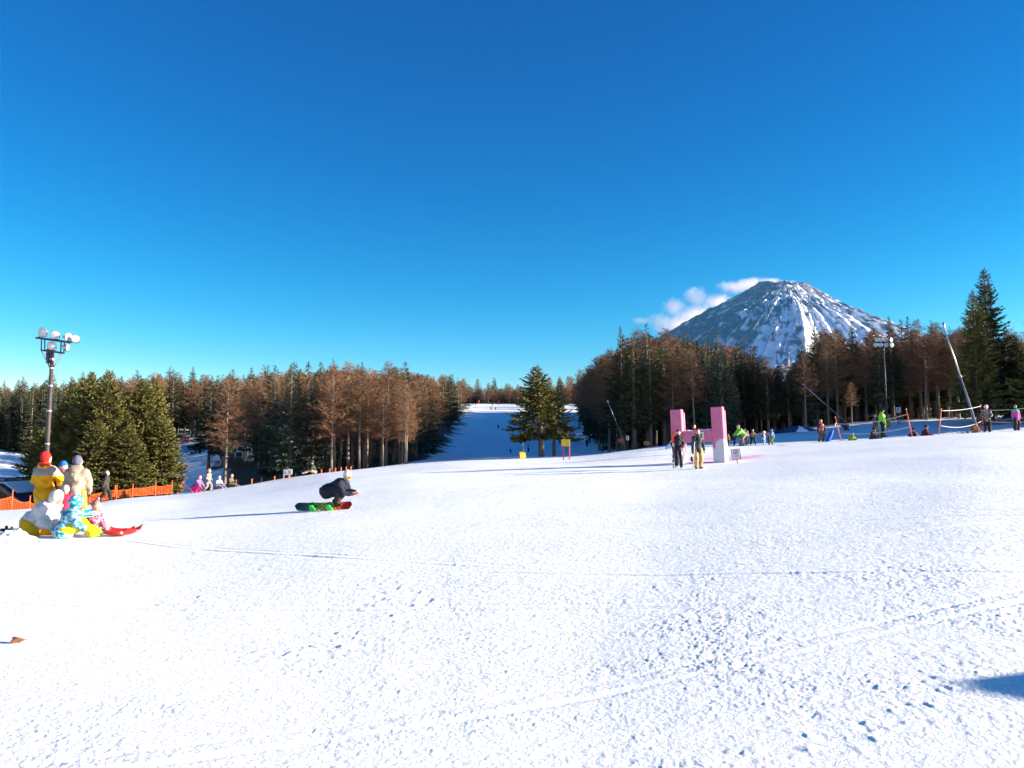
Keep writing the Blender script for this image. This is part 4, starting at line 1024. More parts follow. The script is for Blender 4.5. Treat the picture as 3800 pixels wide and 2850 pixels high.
def sled():
    p = GP(452, 1989, 12, 19); t = thing('sled', 'red plastic sled lying on the snow beside the crouching child', 'sled', p, rad(2))
    mb = MB(); L = .56; nu, nv = 14, 8; V = []
    for side in (0, 1):
        for i in range(nu+1):
            u = -1+2*i/nu
            for j in range(nv+1):
                v = -1+2*j/nv; w = .21*(1-.18*u*u)
                z = .02+.10*abs(v)**4+.10*max(0, u)**3+.05*max(0, -u)**4+.012*side
                V.append((u*L/2*1.15, v*w*(1+.1*abs(v)), z))
    n = (nu+1)*(nv+1); fs = []
    for s_ in (0, 1):
        for i in range(nu):
            for j in range(nv):
                a = s_*n+i*(nv+1)+j; q = (a, a+1, a+nv+2, a+nv+1); fs.append(q if s_ else q[::-1])
    bd = [i*(nv+1) for i in range(nu+1)]+[nu*(nv+1)+j for j in range(1, nv+1)]+[i*(nv+1)+nv for i in range(nu-1, -1, -1)]+[j for j in range(nv-1, 0, -1)]
    for k in range(len(bd)):
        a, b = bd[k], bd[(k+1) % len(bd)]; fs.append((a, b, n+b, n+a))
    mb.add(V, fs); mb.build('hull', M['red'], t, True)
    mb = MB()
    for sv in (-1, 1): mb.bbox((-.05, sv*.225, .115), (.46, .03, .022), .006)
    mb.build('rim', M['red'], t)
    mb = MB(); mb.lathe([(0, .004), (.028, .004), (.028, 0)], (.10, -.2365, .085), Matrix.Rotation(math.pi/2, 3, 'X')); mb.build('sticker', M['white'], t)
    mb = MB(); mb.tube([(.31, .10, .13), (.40, .06, .08), (.44, 0, .03), (.40, -.06, .08), (.31, -.10, .13)], .006, 6); mb.build('cord', M['rope'], t, True)
sled()
def snowball_maker():
    p = GP(408, 1984, 12, 19); t = thing('snowball_maker', 'bright green plastic snowball tongs on the snow in front of the sled', 'toy', p, rad(4))
    g = cmat((.03, .55, .10), 'toy_green'); mb = MB()
    mb.tube([(-.18, .0, .03), (0, .0, .02), (.12, .01, .03)], .014, 8); mb.tube([(-.18, .05, .03), (0, .02, .02), (.12, .03, .03)], .014, 8); mb.build('handles', g, t, True)
    mb = MB(); mb.ell((.16, .02, .045), (.045, .045, .045)); mb.build('ball_cup', g, t, True)
    mb = MB(); mb.lathe([(.02, -.01), (.045, -.01), (.045, .01), (.02, .01), (.02, -.01)], (-.21, .03, .045), Matrix.Rotation(.5, 3, 'X')); mb.build('grip_ring', g, t, True)
snowball_maker()
def toy_shovel():
    p = G(212, 15.3); t = thing('toy_shovel', 'teal plastic toy shovel leaning in the snow between the two crouching people', 'shovel', p, 0)
    g = cmat((.02, .42, .52), 'toy_teal'); mb = MB(); mb.tube([(-.10, 0, .16), (.06, -.02, .03)], .014, 8); mb.build('handle', g, t, True)
    mb = MB(); mb.bbox((.10, -.025, .012), (.10, .085, .018), .006, (0, .25, 0)); mb.build('blade', g, t)
    mb = MB(); mb.tube([(-.115, -.045, .17), (-.115, .045, .17)], .014, 8); mb.build('grip', g, t, True)
toy_shovel()
def ski_thing(label, loc, rz, L=1.5, rot=None, cols=None, tip=None, group=None, width=.09, binding=True):
    t = thing('ski', label, 'ski', loc, rz, group, rot)
    cols = cols or ((.05, .05, .06), (.6, .6, .62)); mb = MB(); n = 16; V = []
    for i in range(n+1):
        u = i/n; x = (u-.5)*L; w = width/2*(.86+.28*(2*u-1)**2)*min(1, .25+min(u, 1-u)*14); z = .006+.10*max(0, (u-.88)/.12)**2+.03*max(0, (.05-u)/.05)**2
        V += [(x, -w, z), (x, w, z), (x, w, z+.013), (x, -w, z+.013)]
    fs = []
    for i in range(n):
        for k in range(4): fs.append((i*4+k, (i+1)*4+k, (i+1)*4+(k+1) % 4, i*4+(k+1) % 4))
    fs += [(3, 2, 1, 0), (n*4, n*4+1, n*4+2, n*4+3)]
    mb.add(V, fs); mb.m = [0 if (k//4) < 11 else 1 for k in range(n*4)]+[0, 1]
    mb.build('ski_base', [pattern('ski', [cols[0], cols[0], cols[1], cols[0]], 5), cmat(tip or cols[1], 'ski_tip')], t)
    if binding:
        mb = MB(); mb.bbox((.02, 0, .045), (.10, .075, .05), .01); mb.bbox((.05, 0, .085), (.03, .06, .05), .008); mb.build('toe_binding', M['black'], t)
        mb = MB(); mb.bbox((-.30, 0, .05), (.13, .075, .06), .012); mb.bbox((-.26, 0, .10), (.04, .06, .07), .008); mb.build('heel_binding', M['black'], t)
    return t
p = G(34, 16.2); ski_thing('dark ski with upright bindings lying left of the crouching white jacket, nearest the photo edge', p+Vector((0, 0, .02)), rad(-3), 1.5, cols=((.10, .02, .02), (.45, .45, .5)))
p = G(72, 16.0); ski_thing('dark ski lying half under the snow heap, beside the crouching white jacket', p+Vector((0, 0, .03)), rad(4), 1.3, cols=((.03, .03, .04), (.5, .5, .55)))
def snow_heap(px, Y, sx, sy, h, label, seed):
    p = G(px, Y); n = 40; V = []; x = np.linspace(-1, 1, n); X, Yg = np.meshgrid(x, x, indexing='ij'); r = np.hypot(X, Yg)
    Z = h*np.clip(1-r*r, 0, 1)**1.2*(1+.5*fbm(X*2.2+seed, Yg*2.2, seed, 4)) - .06 + .02*fbm(X*7, Yg*7, seed+3, 3)
    Z = np.where(r > .97, -.12, Z); V = np.stack([X*sx, Yg*sy, Z], -1).reshape(-1, 3); I = np.arange(n*n).reshape(n, n)
    Fq = np.stack([I[:-1, :-1], I[1:, :-1], I[1:, 1:], I[:-1, 1:]], -1).reshape(-1, 4)
    o = new_obj('snow_heap', np_mesh('snow_heap', V, Fq, [M['snow']], True)); o.location = p; tag(o, label, 'snow heap'); return o
snow_heap(38, 14.6, .55, .5, .24, 'lumpy heap of dug snow in front of the skis at the left edge', 3)
snow_heap(175, 14.5, .55, .25, .07, 'low flat heap of dug snow before the crouching white jacket', 8)
p = GP(62, 2385, 4, 9)
def leaf():
    t = thing('fallen_leaf', 'brown dry leaf lying alone on the snow at the lower left', 'leaf', p+Vector((0, 0, .02)), rot=(.75, .15, .3))
    mb = MB(); V = []
    for i in range(13):
        th = 2*math.pi*i/12.0; r = .048*(1+.25*math.cos(3*th)+.1*math.cos(5*th)); V.append((r*math.cos(th)*1.0, r*.75*math.sin(th), .004+.012*math.cos(th*2)))
    n = 12; V = V[:12]; V2 = [(x, y, z+.003) for x, y, z in V]; c = len(V)+len(V2)
    mb.add(V+V2+[(0, 0, .028), (0, 0, .033)], [(i, (i+1) % n, c) for i in range(n)]+[((i+1) % n+n, i+n, c+1) for i in range(n)]+[(i, i+n, (i+1) % n+n, (i+1) % n) for i in range(n)])
    mb.build('leaf_blade', cmat((.20, .08, .045), 'leaf'), t); mb = MB(); mb.tube([(.05, 0, .02), (.085, .01, .012)], .002, 5); mb.build('stem', cmat((.14, .06, .03), 'leaf'), t)
leaf()

# ------------------------------------------------------------------ mid left
p = GP(388, 1851, 30, 47)
w = person('person in black walking away to the right with a ski pole, before the orange net', p, hpix(p, 1748), 112, pelvis=(0, 0, .50), lean=6, feet=((.05, -.17, 0), (-.05, .17, .01)), hands=((.14, -.04, .46), (-.14, .06, .46)), jacket=c_((.045, .038, .03)), trousers=c_((.018, .016, .016)), hat=c_((.25, .25, .27)), puff=1.1, h=.03, hair=(.02, .02, .02))
def ski_pole(label, a, b, col='steel', r=.009, group=None):
    a, b = Vector(a), Vector(b); t = thing('ski_pole', label, 'ski pole', b, 0, group); d = a-b; u = d.normalized()
    mb = MB(); mb.tube([(0, 0, 0), d], [r*.6, r], 8); mb.build('shaft', M[col], t, True)
    mb = MB(); mb.tube([d*.90, d*1.01], [r*1.7, r*2.0], 8); mb.build('grip', M['black'], t, True)
    q = u.to_track_quat('Z', 'Y').to_matrix(); mb = MB(); mb.lathe([(.008, 0), (.045, .004), (.045, .010), (.008, .014)], u*.07, q, 12); mb.build('basket', M['black'], t)
    return t
ski_pole('light ski pole trailing behind the person in black by the orange net', AT(363, 1790, p.y+.2), AT(342, 1849, p.y+.2))
p = GP(732, 1828, 30, 46)
person('person crouching in magenta trousers and purple jacket by the camouflage child', p, 1.55, 75, **dict(CROUCH, lean=40), jacket=pattern('purple', [(.08, .04, .14), (.13, .07, .2), (.34, .22, .34), (.05, .03, .09)], 12), trousers=c_((.72, .02, .22)), hat=c_((.72, .04, .25)), boots=(.65, .04, .25), puff=1.15, h=.028)
p = GP(770, 1823, 30, 46.5)
person('child in a pale camouflage suit and striped hat, held by the crouching person in magenta', p, hpix(p, 1742), 80, pelvis=(0, .02, .49), lean=12, feet=((.10, -.10, 0), (-.10, .12, 0)), hands=((.12, -.14, .50), (-.12, -.12, .50)), jacket=pattern('camo_pale', [(.16, .12, .09), (.28, .22, .20), (.36, .33, .31), (.2, .15, .12)], 12), trousers=pattern('camo_pale2', [(.15, .11, .09), (.28, .22, .19), (.38, .33, .3)], 12), hat=pattern('knit_stripe', [(.6, .06, .04), (.7, .5, .3), (.6, .06, .04)], 18), hs=1.2, puff=1.2, h=.026)
ski_thing('short ski under the camouflage child by the chairlift', GP(790, 1823, 30, 46.5)+Vector((0, 0, .01)), rad(5), 1.1, binding=False)
p = G(808, 49.0)
person('person in white sitting behind the camouflage child', p, 1.5, 60, **SIT, jacket=c_((.45, .44, .46)), trousers=c_((.25, .2, .3)), hood=(c_((.48, .42, .38)), 'up'), h=.035, puff=1.1)
p = G(851, 50.5)
person('person in brown sitting at the edge of the wood beside an orange stake', p, 1.65, 80, **SIT, jacket=c_((.14, .09, .055)), trousers=c_((.12, .10, .08)), hat=c_((.05, .04, .04)), h=.035)
p = G(1164, 56.5, .05)
person('person in a dark green jacket and tan trousers sitting right of the white twin sign', p, 1.7, -75, **SIT, jacket=c_((.035, .045, .03)), trousers=c_((.55, .38, .20)), hat=c_((.05, .05, .06)), hat_kind='helmet', boots=(.6, .6, .6), goggles=((.7, .7, .72), .004, 1.), h=.035)

# the snowboarder
p = GP(1243, 1891, 15, 26)
SB = p.copy()
person('snowboarder crouching low in a navy jacket and white hat, gliding to the right', p+Vector((0, .02, .10)), 1.58, 76, pelvis=(0, .12, .255), lean=65, head=(8, 0), hands=((.045, -.33, .225), (-.035, -.315, .215)), feet=((.07, .045, .0), (-.05, -.06, .0)), knee=(0, -1, .35), elbow=(0, .4, -.9),
       jacket=c_((.012, .014, .028)), trousers=c_((.045, .030, .024)), hat=c_((.62, .61, .62)), hat_kind='tall', scarf=c_((.03, .04, .075)), gloves=(.30, .10, .05), boots=(.03, .03, .03), goggles=((.45, .15, .03), .012, 1.), puff=1.16, jl=.10, skirt=.85, h=.018)
def snowboard():
    t = thing('snowboard', 'snowboard on edge with chequered yellow and red deck and green bindings', 'snowboard', G(1204, SB.y)+Vector((0, -.07, .105)), 0, rot=(rad(50), rad(-1.5), 0))
    m = bpy.data.materials.new('snowboard_deck'); m.use_nodes = True; nn = m.node_tree.nodes; L = m.node_tree.links; b = nn['Principled BSDF']; b.inputs['Roughness'].default_value = .35
    tc = nn.new('ShaderNodeTexCoord'); sx = nn.new('ShaderNodeSeparateXYZ'); L.new(tc.outputs['Object'], sx.inputs[0])
    mr = nn.new('ShaderNodeMapRange'); mr.inputs['From Min'].default_value = -.76; mr.inputs['From Max'].default_value = .76; L.new(sx.outputs['X'], mr.inputs['Value'])
    cr = nn.new('ShaderNodeValToRGB'); e = cr.color_ramp.elements; stops = [(.0, (.02, .02, .03)), (.16, (.05, .13, .14)), (.34, (.22, .45, .10)), (.50, (.90, .62, .08)), (.64, (.90, .45, .05)), (.75, (.85, .08, .03)), (.95, (.75, .035, .02))]
    while len(e) < len(stops): e.new(.5)
    for i, (q, c) in enumerate(stops): e[i].position = q; e[i].color = (*c, 1)
    L.new(mr.outputs['Result'], cr.inputs['Fac'])
    mpn = nn.new('ShaderNodeMapping'); mpn.inputs['Scale'].default_value = (17, 17, 0.001); mpn.inputs['Location'].default_value = (.5, .5, .5); L.new(tc.outputs['Object'], mpn.inputs['Vector'])
    ck = nn.new('ShaderNodeTexChecker'); ck.inputs['Scale'].default_value = 1; L.new(mpn.outputs['Vector'], ck.inputs['Vector'])
    mx = nn.new('ShaderNodeMix'); mx.data_type = 'RGBA'; L.new(ck.outputs['Fac'], mx.inputs[0]); L.new(cr.outputs['Color'], mx.inputs[6])
    dk = nn.new('ShaderNodeMix'); dk.data_type = 'RGBA'; dk.inputs[0].default_value = .66; dk.inputs[7].default_value = (.03, .02, .02, 1); L.new(cr.outputs['Color'], dk.inputs[6]); L.new(dk.outputs[2], mx.inputs[7]); L.new(mx.outputs[2], b.inputs['Base Color'])
    mb = MB(); n = 26; V = []
    for i in range(n+1):
        u = -1+2*i/n; x = u*.76; w = .140*(.88+.12*u*u)*math.sqrt(max(0, 1-max(0, (abs(u)-.80)/.20)**2))+.002; z = .06*max(0, (abs(u)-.74)/.26)**1.8
        V += [(x, -w, z), (x, w, z), (x, w, z+.012), (x, -w, z+.012)]
    fs = []
    for i in range(n):
        for k in range(4): fs.append((i*4+k, i*4+(k+1) % 4, (i+1)*4+(k+1) % 4, (i+1)*4+k))
    fs += [(0, 1, 2, 3), (n*4+3, n*4+2, n*4+1, n*4)]
    mb.add(V, fs); mb.build('deck', m, t)
    gm = cmat((.02, .50, .06), 'binding_green')
    for x in (-.27, .18):
        bt = bpy.data.objects.new('binding', None)
        mb = MB(); mb.lathe([(.0, .012), (.085, .012), (.085, .03), (.05, .04), (0, .04)], (x, 0, 0), None, 16)
        mb.bbox((x, -.02, .035), (.13, .25, .03), .01); 
        bo = mb.build('binding', gm, t)
        bpy.data.objects.remove(bt)
        mb = MB(); mb.prism([(-.07, 0), (.07, 0), (.055, .20), (.03, .24), (-.03, .24), (-.055, .20)], -.016, .016, Matrix.Rotation(.12, 3, 'X'), (x, -.135, .03)); mb.build('highback', gm, bo)
        mb = MB(); mb.tube([(x-.07, -.05, .05), (x-.06, .0, .13), (x, .02, .155), (x+.06, .0, .13), (x+.07, -.05, .05)], .018, 8); mb.build('strap', M['black'], bo, True)
snowboard()

# ------------------------------------------------------------------ floodlight masts
def lamp_head(parent, pos, direction, r=.23):
    q = Vector(direction).normalized().to_track_quat('Z', 'Y').to_matrix()
    mb = MB(); mb.lathe([(0, -.34), (.06, -.33), (.075, -.20), (.11, -.16), (r*.72, -.05), (r, .03), (r, .05), (r-.02, .05)], pos, q, 24); o = mb.build('lamp_housing', M['steel'], parent, True)
    mb = MB(); mb.lathe([(0, .062), (r*.5, .055), (r-.015, .040)], pos, q, 24); mb.build('lens', M['lens'], o, True)
    mb = MB(); a = q@Vector((1, 0, 0)); 
    mb.tube([Vector(pos)+a*(r*.9), Vector(pos)+a*(r*.9)+Vector((0, 0, -r*1.05)), Vector(pos)-a*(r*.9)+Vector((0, 0, -r*1.05)), Vector(pos)-a*(r*.9)], .018, 6); mb.build('bracket', M['dark_steel'], o)
def mast_left():
    Y = 40.0; p = G(161, Y); t = thing('floodlight_mast', 'tall brown mast with a cluster of six round floodlights above the green clump', 'floodlight', p, 0)
    Lc = lambda px, py, dy=0: AT(px, py, Y+dy)-p
    top = Lc(193, 1290); mb = MB(); mb.tube([(0, 0, -.5), (top.x*.0, 0, 3.0), (0, 0, 6.0), (0, 0, top.z)], [.115, .11, .10, .09], 16); mb.build('pole', M['pole_brown'], t, True)
    mb = MB()
    for z in (top.z-.62, top.z-1.08, top.z-2.0, top.z-3.3, top.z-5.0): mb.lathe([(.108, -.03), (.120, -.03), (.120, .03), (.108, .03)], (0, 0, z), None, 16)
    mb.build('clamp_bands', M['steel'], t)
    q = Lc(150, 1300)-Vector((top.x, 0, 0)); cx = -top.x
    def L2(px, py, dy=0): v = Lc(px, py, dy); return Vector((v.x, v.y, v.z))
    sh = Vector((0, 0, 0))
    mb = MB()
    mb.tube([L2(133, 1254, -.25), L2(262, 1272, -.25)], .045, 6); mb.tube([L2(140, 1252, .3), L2(266, 1270, .3)], .04, 6); mb.tube([L2(133, 1254, -.25), L2(140, 1252, .3)], .035, 6); mb.tube([L2(262, 1272, -.25), L2(266, 1270, .3)], .035, 6)
    mb.tube([L2(152, 1300, -.25), L2(237, 1311, -.25)], .04, 6); mb.tube([L2(158, 1299, .3), L2(240, 1309, .3)], .035, 6); mb.tube([L2(237, 1311, -.25), L2(240, 1309, .3)], .03, 6)
    for a, b in ((154, 153), (166, 166), (227, 225), (239, 237)): mb.tube([L2(a, 1256 if a < 200 else 1270, -.25), L2(b, 1301 if b < 200 else 1309, -.25)], .03, 6)
    mb.build('platform_frame', M['dark_steel'], t)
    mb = MB()
    for a in (153, 167, 224, 236): mb.tube([L2(a, 1302 if a < 200 else 1310, -.2 if a in (153, 236) else .2), Vector((0, 0, top.z-1.08))+Vector((.10 if a > 200 else -.10, 0, 0))], .025, 6)
    mb.build('braces', M['steel'], t)
    mb = MB(); mb.bbox((-.22, 0, top.z-.45), (.14, .18, .75), .02); mb.build('control_box', M['dark_steel'], t)
    for px, py, d, r in ((160, 1232, (-.05, -1, -.12), .235), (205, 1242, (.22, -1, -.1), .225), (253, 1251, (.96, -.35, -.12), .22), (280, 1257, (.4, -1, -.08), .20), (193, 1283, (.12, -1, -.1), .23), (249, 1289, (1, .12, -.1), .20)):
        lamp_head(t, L2(px, py, -.28), d, r)
mast_left()
def mast_right():
    Y = 71.0; p = G(3297, Y); t = thing('floodlight_mast', 'slim mast with two rows of round floodlights before the brown wood at the right', 'floodlight', p, 0)
    L2 = lambda px, py, dy=0: AT(px, py, Y+dy)-p
    mb = MB(); mb.tube([(0, 0, -.5), L2(3279, 1300)], [.10, .06], 12); mb.build('pole', M['dark_steel'], t, True)
    mb = MB(); mb.tube([L2(3246, 1272), L2(3314, 1272)], .05, 6); mb.tube([L2(3243, 1289), L2(3314, 1290)], .05, 6); mb.tube([L2(3279, 1300), L2(3279, 1268)], .07, 8); mb.tube([L2(3248, 1288), L2(3279, 1312), L2(3310, 1288)], .03, 6); mb.build('crossbars', M['dark_steel'], t)
    for px, py, d in ((3254, 1261, 0), (3268, 1261, 0), (3285, 1261, .2), (3306, 1262, .8), (3249, 1280, 0), (3267, 1280, 0), (3288, 1281, .2), (3308, 1281, .6)): lamp_head(t, L2(px, py, -.2), (d-.3, -1, -.1), .21)
mast_right()

# ------------------------------------------------------------------ the pink letter
def letter():
    Y = 38.0; p = G(2600, Y, -.10)
    t = thing('letter_sculpture', 'giant pink letter H standing in the snow, paint worn white low on its posts', 'sculpture', p, rot=(0, -.036, rad(-29)))
    m = bpy.data.materials.new('worn_pink_paint'); m.use_nodes = True; nn = m.node_tree.nodes; L = m.node_tree.links; b = nn['Principled BSDF']; b.inputs['Roughness'].default_value = .55
    tc = nn.new('ShaderNodeTexCoord'); sx = nn.new('ShaderNodeSeparateXYZ'); L.new(tc.outputs['Object'], sx.inputs[0])
    nz = nn.new('ShaderNodeTexNoise'); nz.inputs['Scale'].default_value = 2.2; nz.inputs['Detail'].default_value = 5; L.new(tc.outputs['Object'], nz.inputs['Vector'])
    ma = nn.new('ShaderNodeMath'); ma.operation = 'MULTIPLY_ADD'; ma.inputs[1].default_value = 1.5; ma.inputs[2].default_value = -.75; L.new(nz.outputs['Fac'], ma.inputs[0])
    mb_ = nn.new('ShaderNodeMath'); mb_.operation = 'ADD'; L.new(sx.outputs['Z'], mb_.inputs[0]); L.new(ma.outputs[0], mb_.inputs[1])
    mc = nn.new('ShaderNodeMath'); mc.operation = 'MULTIPLY_ADD'; mc.inputs[1].default_value = -.26; L.new(sx.outputs['X'], mc.inputs[0]); L.new(mb_.outputs[0], mc.inputs[2])
    mr = nn.new('ShaderNodeMapRange'); mr.inputs['From Min'].default_value = .68; mr.inputs['From Max'].default_value = .74; L.new(mc.outputs[0], mr.inputs['Value'])
    n2 = nn.new('ShaderNodeTexNoise'); n2.inputs['Scale'].default_value = 3; n2.inputs['Detail'].default_value = 4; L.new(tc.outputs['Object'], n2.inputs['Vector'])
    cr = nn.new('ShaderNodeValToRGB'); cr.color_ramp.elements[0].color = (.54, .115, .22, 1); cr.color_ramp.elements[1].color = (.62, .16, .275, 1); cr.color_ramp.elements[0].position = .3; cr.color_ramp.elements[1].position = .7; L.new(n2.outputs['Fac'], cr.inputs['Fac'])
    vo = nn.new('ShaderNodeTexVoronoi'); vo.feature = 'DISTANCE_TO_EDGE'; vo.inputs['Scale'].default_value = 2.6; L.new(tc.outputs['Object'], vo.inputs['Vector'])
    vr = nn.new('ShaderNodeMapRange'); vr.inputs['From Max'].default_value = .012; L.new(vo.outputs['Distance'], vr.inputs['Value'])
    wh = nn.new('ShaderNodeMix'); wh.data_type = 'RGBA'; wh.inputs[6].default_value = (.42, .34, .38, 1); wh.inputs[7].default_value = (.60, .54, .58, 1); L.new(vr.outputs['Result'], wh.inputs[0])
    mx = nn.new('ShaderNodeMix'); mx.data_type = 'RGBA'; L.new(mr.outputs['Result'], mx.inputs[0]); L.new(wh.outputs[2], mx.inputs[6]); L.new(cr.outputs['Color'], mx.inputs[7]); L.new(mx.outputs[2], b.inputs['Base Color'])
    for x in (-1.01, 1.01):
        mb = MB(); mb.bbox((x, -.16, 1.38), (.57, .36, 2.76), .03); o = mb.build('post', m, t)
        mb = MB(); mb.bbox((x+.012, .15, 1.31), (.56, .18, 2.60), .03); mb.build('back_panel', m, o)
        mb = MB(); mb.bbox((x, .045, 1.28), (.53, .05, 2.52), .005); mb.build('groove', cmat((.45, .10, .18), 'groove'), o)
    mb = MB(); mb.bbox((0, -.13, 1.38), (1.445, .30, .56), .02); mb.build('crossbar', m, t)
    mb = MB(); mb.bbox((0, .13, 1.36), (1.445, .16, .52), .02); mb.build('crossbar_back', m, t)
    mb = MB(); mb.bbox((0, .05, .06), (1.445, .5, .16), .02); mb.build('foot_plate', cmat((.72, .22, .40), 'pink_plate'), t)
    mb = MB(); V = []; n = 20
    for i in range(n+1):
        u = -1+2*i/n
        for j in range(7):
            v = -1+2*j/6; h = (.03+.05*(1+math.sin(7*u+1))*.5+.05*max(0, u))*(1-v**4)*(1-abs(u)**6); V.append((u*.71, -.03+v*.22, 1.662+h))
    mb.add(V, [(i*7+j, (i+1)*7+j, (i+1)*7+j+1, i*7+j+1) for i in range(n) for j in range(6)]); mb.build('snow_cap', M['snow'], t, True)
    # small framed picture board hung on the crossbar
    c = Vector((.20, -.30, 1.40)); s = thing('notice_board', 'small white framed notice on the crossbar of the pink letter', 'sign', (0, 0, 0), 0)
    Mx = Matrix.Translation(t.location)@t.rotation_euler.to_matrix().to_4x4(); s.location = Mx@c; s.rotation_euler = t.rotation_euler
    mb = MB(); mb.bbox((0, 0, 0), (.24, .03, .36), .006); mb.build('board', M['white'], s)
    mb = MB(); mb.box((.0, -.018, .0), (.15, .006, .26)); mb.build('picture', cmat((.50, .45, .34), 'print'), s)
    mb = MB(); mb.ell((.0, -.022, .06), (.035, .003, .04)); mb.box((0, -.0225, -.03), (.07, .003, .09)); mb.build('figure_print', cmat((.05, .05, .05), 'print'), s)
    mb = MB(); mb.ell((.045, -.0235, .015), (.022, .003, .03)); mb.build('yellow_print', cmat((.7, .5, .05), 'print'), s)
    return t
H_ = letter()
def no_climb_sign():
    p = GP(2737, 1720, 30, 42); t = thing('warning_sign', 'small white sign with a red crossed circle right of the pink letter', 'sign', p, rot=(rad(-6), rad(-7), rad(-8)))
    mb = MB(); mb.tube([(.02, .02, -.3), (.0, .02, .25)], .018, 8); mb.build('stake', M['wood'], t, True)
    mb = MB(); mb.bbox((0, 0, .42), (.40, .02, .48), .006); mb.build('frame', cmat((.12, .12, .13), 'frame_grey'), t)
    mb = MB(); mb.box((0, -.013, .42), (.35, .008, .43)); o = mb.build('panel', M['white'], t)
    mb = MB(); q = Matrix.Rotation(math.pi/2, 3, 'X'); mb.lathe([(.085, 0), (.085, .006), (.108, .006), (.108, 0)], (0, -.017, .51), q, 28); mb.box((0, -.0205, .51), (.20, .004, .022), (0, rad(-40), 0)); mb.build('red_circle', cmat((.55, .03, .03), 'print'), o)
    mb = MB(); mb.ell((.02, -.0185, .55), (.016, .002, .018)); mb.box((0, -.0185, .51), (.03, .003, .07), (0, .5, 0)); mb.box((.03, -.0185, .48), (.07, .003, .02), (0, -.4, 0)); mb.box((-.03, -.0185, .53), (.06, .003, .016), (0, .3, 0)); mb.build('figure', cmat((.04, .04, .04), 'print'), o)
    mb = MB()
    for z, w in ((.36, .26), (.315, .22), (.26, .12)):
        x = -w/2
        while x < w/2: mb.box((x+.012, -.0185, z), (.018, .003, .026)); x += .03
    mb.build('red_text', cmat((.55, .08, .07), 'print'), o)
no_climb_sign()

# the two people before the letter
p = GP(2519, 1737, 28, 42)
w1 = person('person in black holding upright skis in front of the pink letter', p, hpix(p, 1600), -2, feet=((.07, 0, 0), (-.06, -.02, 0)), hands=((.12, -.12, .60), (-.17, -.10, .58)), elbow=(0, .6, -.7),
       jacket=c_((.022, .022, .024)), trousers=c_((.020, .019, .019)), hat=c_((.012, .012, .014)), hair=(.012, .01, .01), boots=(.55, .55, .56), gloves=(.04, .02, .02), goggles=((.06, .06, .08), .045, 1.0), scarf=c_((.025, .025, .028)), puff=.93, h=.022)
q1 = AT(2499, 1744, p.y-.25); q1.z = gz(q1.x, q1.y)
sk = ski_thing('upright dark ski with a red tip, held by the person in black', q1+Vector((0, 0, .82)), 0, 1.66, rot=(0, rad(-90), rad(90)), cols=((.03, .035, .05), (.65, .65, .68)), tip=(.72, .05, .03), width=.085)
q2 = AT(2533, 1739, p.y-.15); q2.z = gz(q2.x, q2.y)
ski_pole('light ski pole hanging from the left hand of the person in black', AT(2529, 1652, p.y-.28), q2, r=.016)
p = GP(2591, 1739, 28, 42)
w2 = person('person in a dark plaid jacket, maroon hat and tan trousers before the pink letter', p, hpix(p, 1598), 8, feet=((.065, 0, 0), (-.065, -.03, 0)), hands=((.19, -.02, .40), (-.18, -.06, .44)),
       jacket=pattern('plaid_dark', [(.018, .016, .024), (.045, .018, .045), (.03, .10, .11), (.016, .014, .02)], 4), trousers=pattern('tan_cargo', [(.42, .27, .11), (.55, .37, .16), (.48, .31, .13)], 5), hat=c_((.14, .012, .03)), scarf=c_((.10, .03, .04)), boots=(.05, .035, .03), hair=(.02, .015, .012), puff=1.02, jl=.11, h=.022)
q3 = AT(2572, 1712, p.y-.25)
ski_pole('white ski pole held by the person in the plaid jacket', AT(2578, 1628, p.y-.2), AT(2573, 1738, p.y-.2), col='white', r=.014)
mbn = MB(); mbn.ell((0, 0, 0), (.055, .05, .11), 12, 8); mbn.ell((.02, -.02, -.06), (.05, .05, .06), 10, 6); o = mbn.build('hand_bag', M['black'], None, True); o.location = AT(2567, 1703, p.y-.3); tag(o, 'small black bag hanging beside the legs of the person in tan trousers', 'bag')
p = G(2576, 46)
person('person in a dark red jacket standing behind the crossbar of the pink letter', p, hpix(p, 1578), 95, head=(0, 0), jacket=c_((.22, .012, .03)), trousers=c_((.03, .03, .035)), hat=c_((.02, .015, .015)), scarf=c_((.2, .012, .03)), h=.032)
p = GP(2480, 1667, 44, 58)
person('child in a pale blue jacket crouching on the snow left of the pink letter', p, 1.25, 95, **dict(SIT, lean=48, hands=((.10, -.34, .22), (-.10, -.34, .20))), jacket=c_((.55, .66, .72)), trousers=c_((.45, .58, .66)), hood=(c_((.62, .70, .75)), 'up'), boots=(.03, .03, .03), h=.03, puff=1.25)

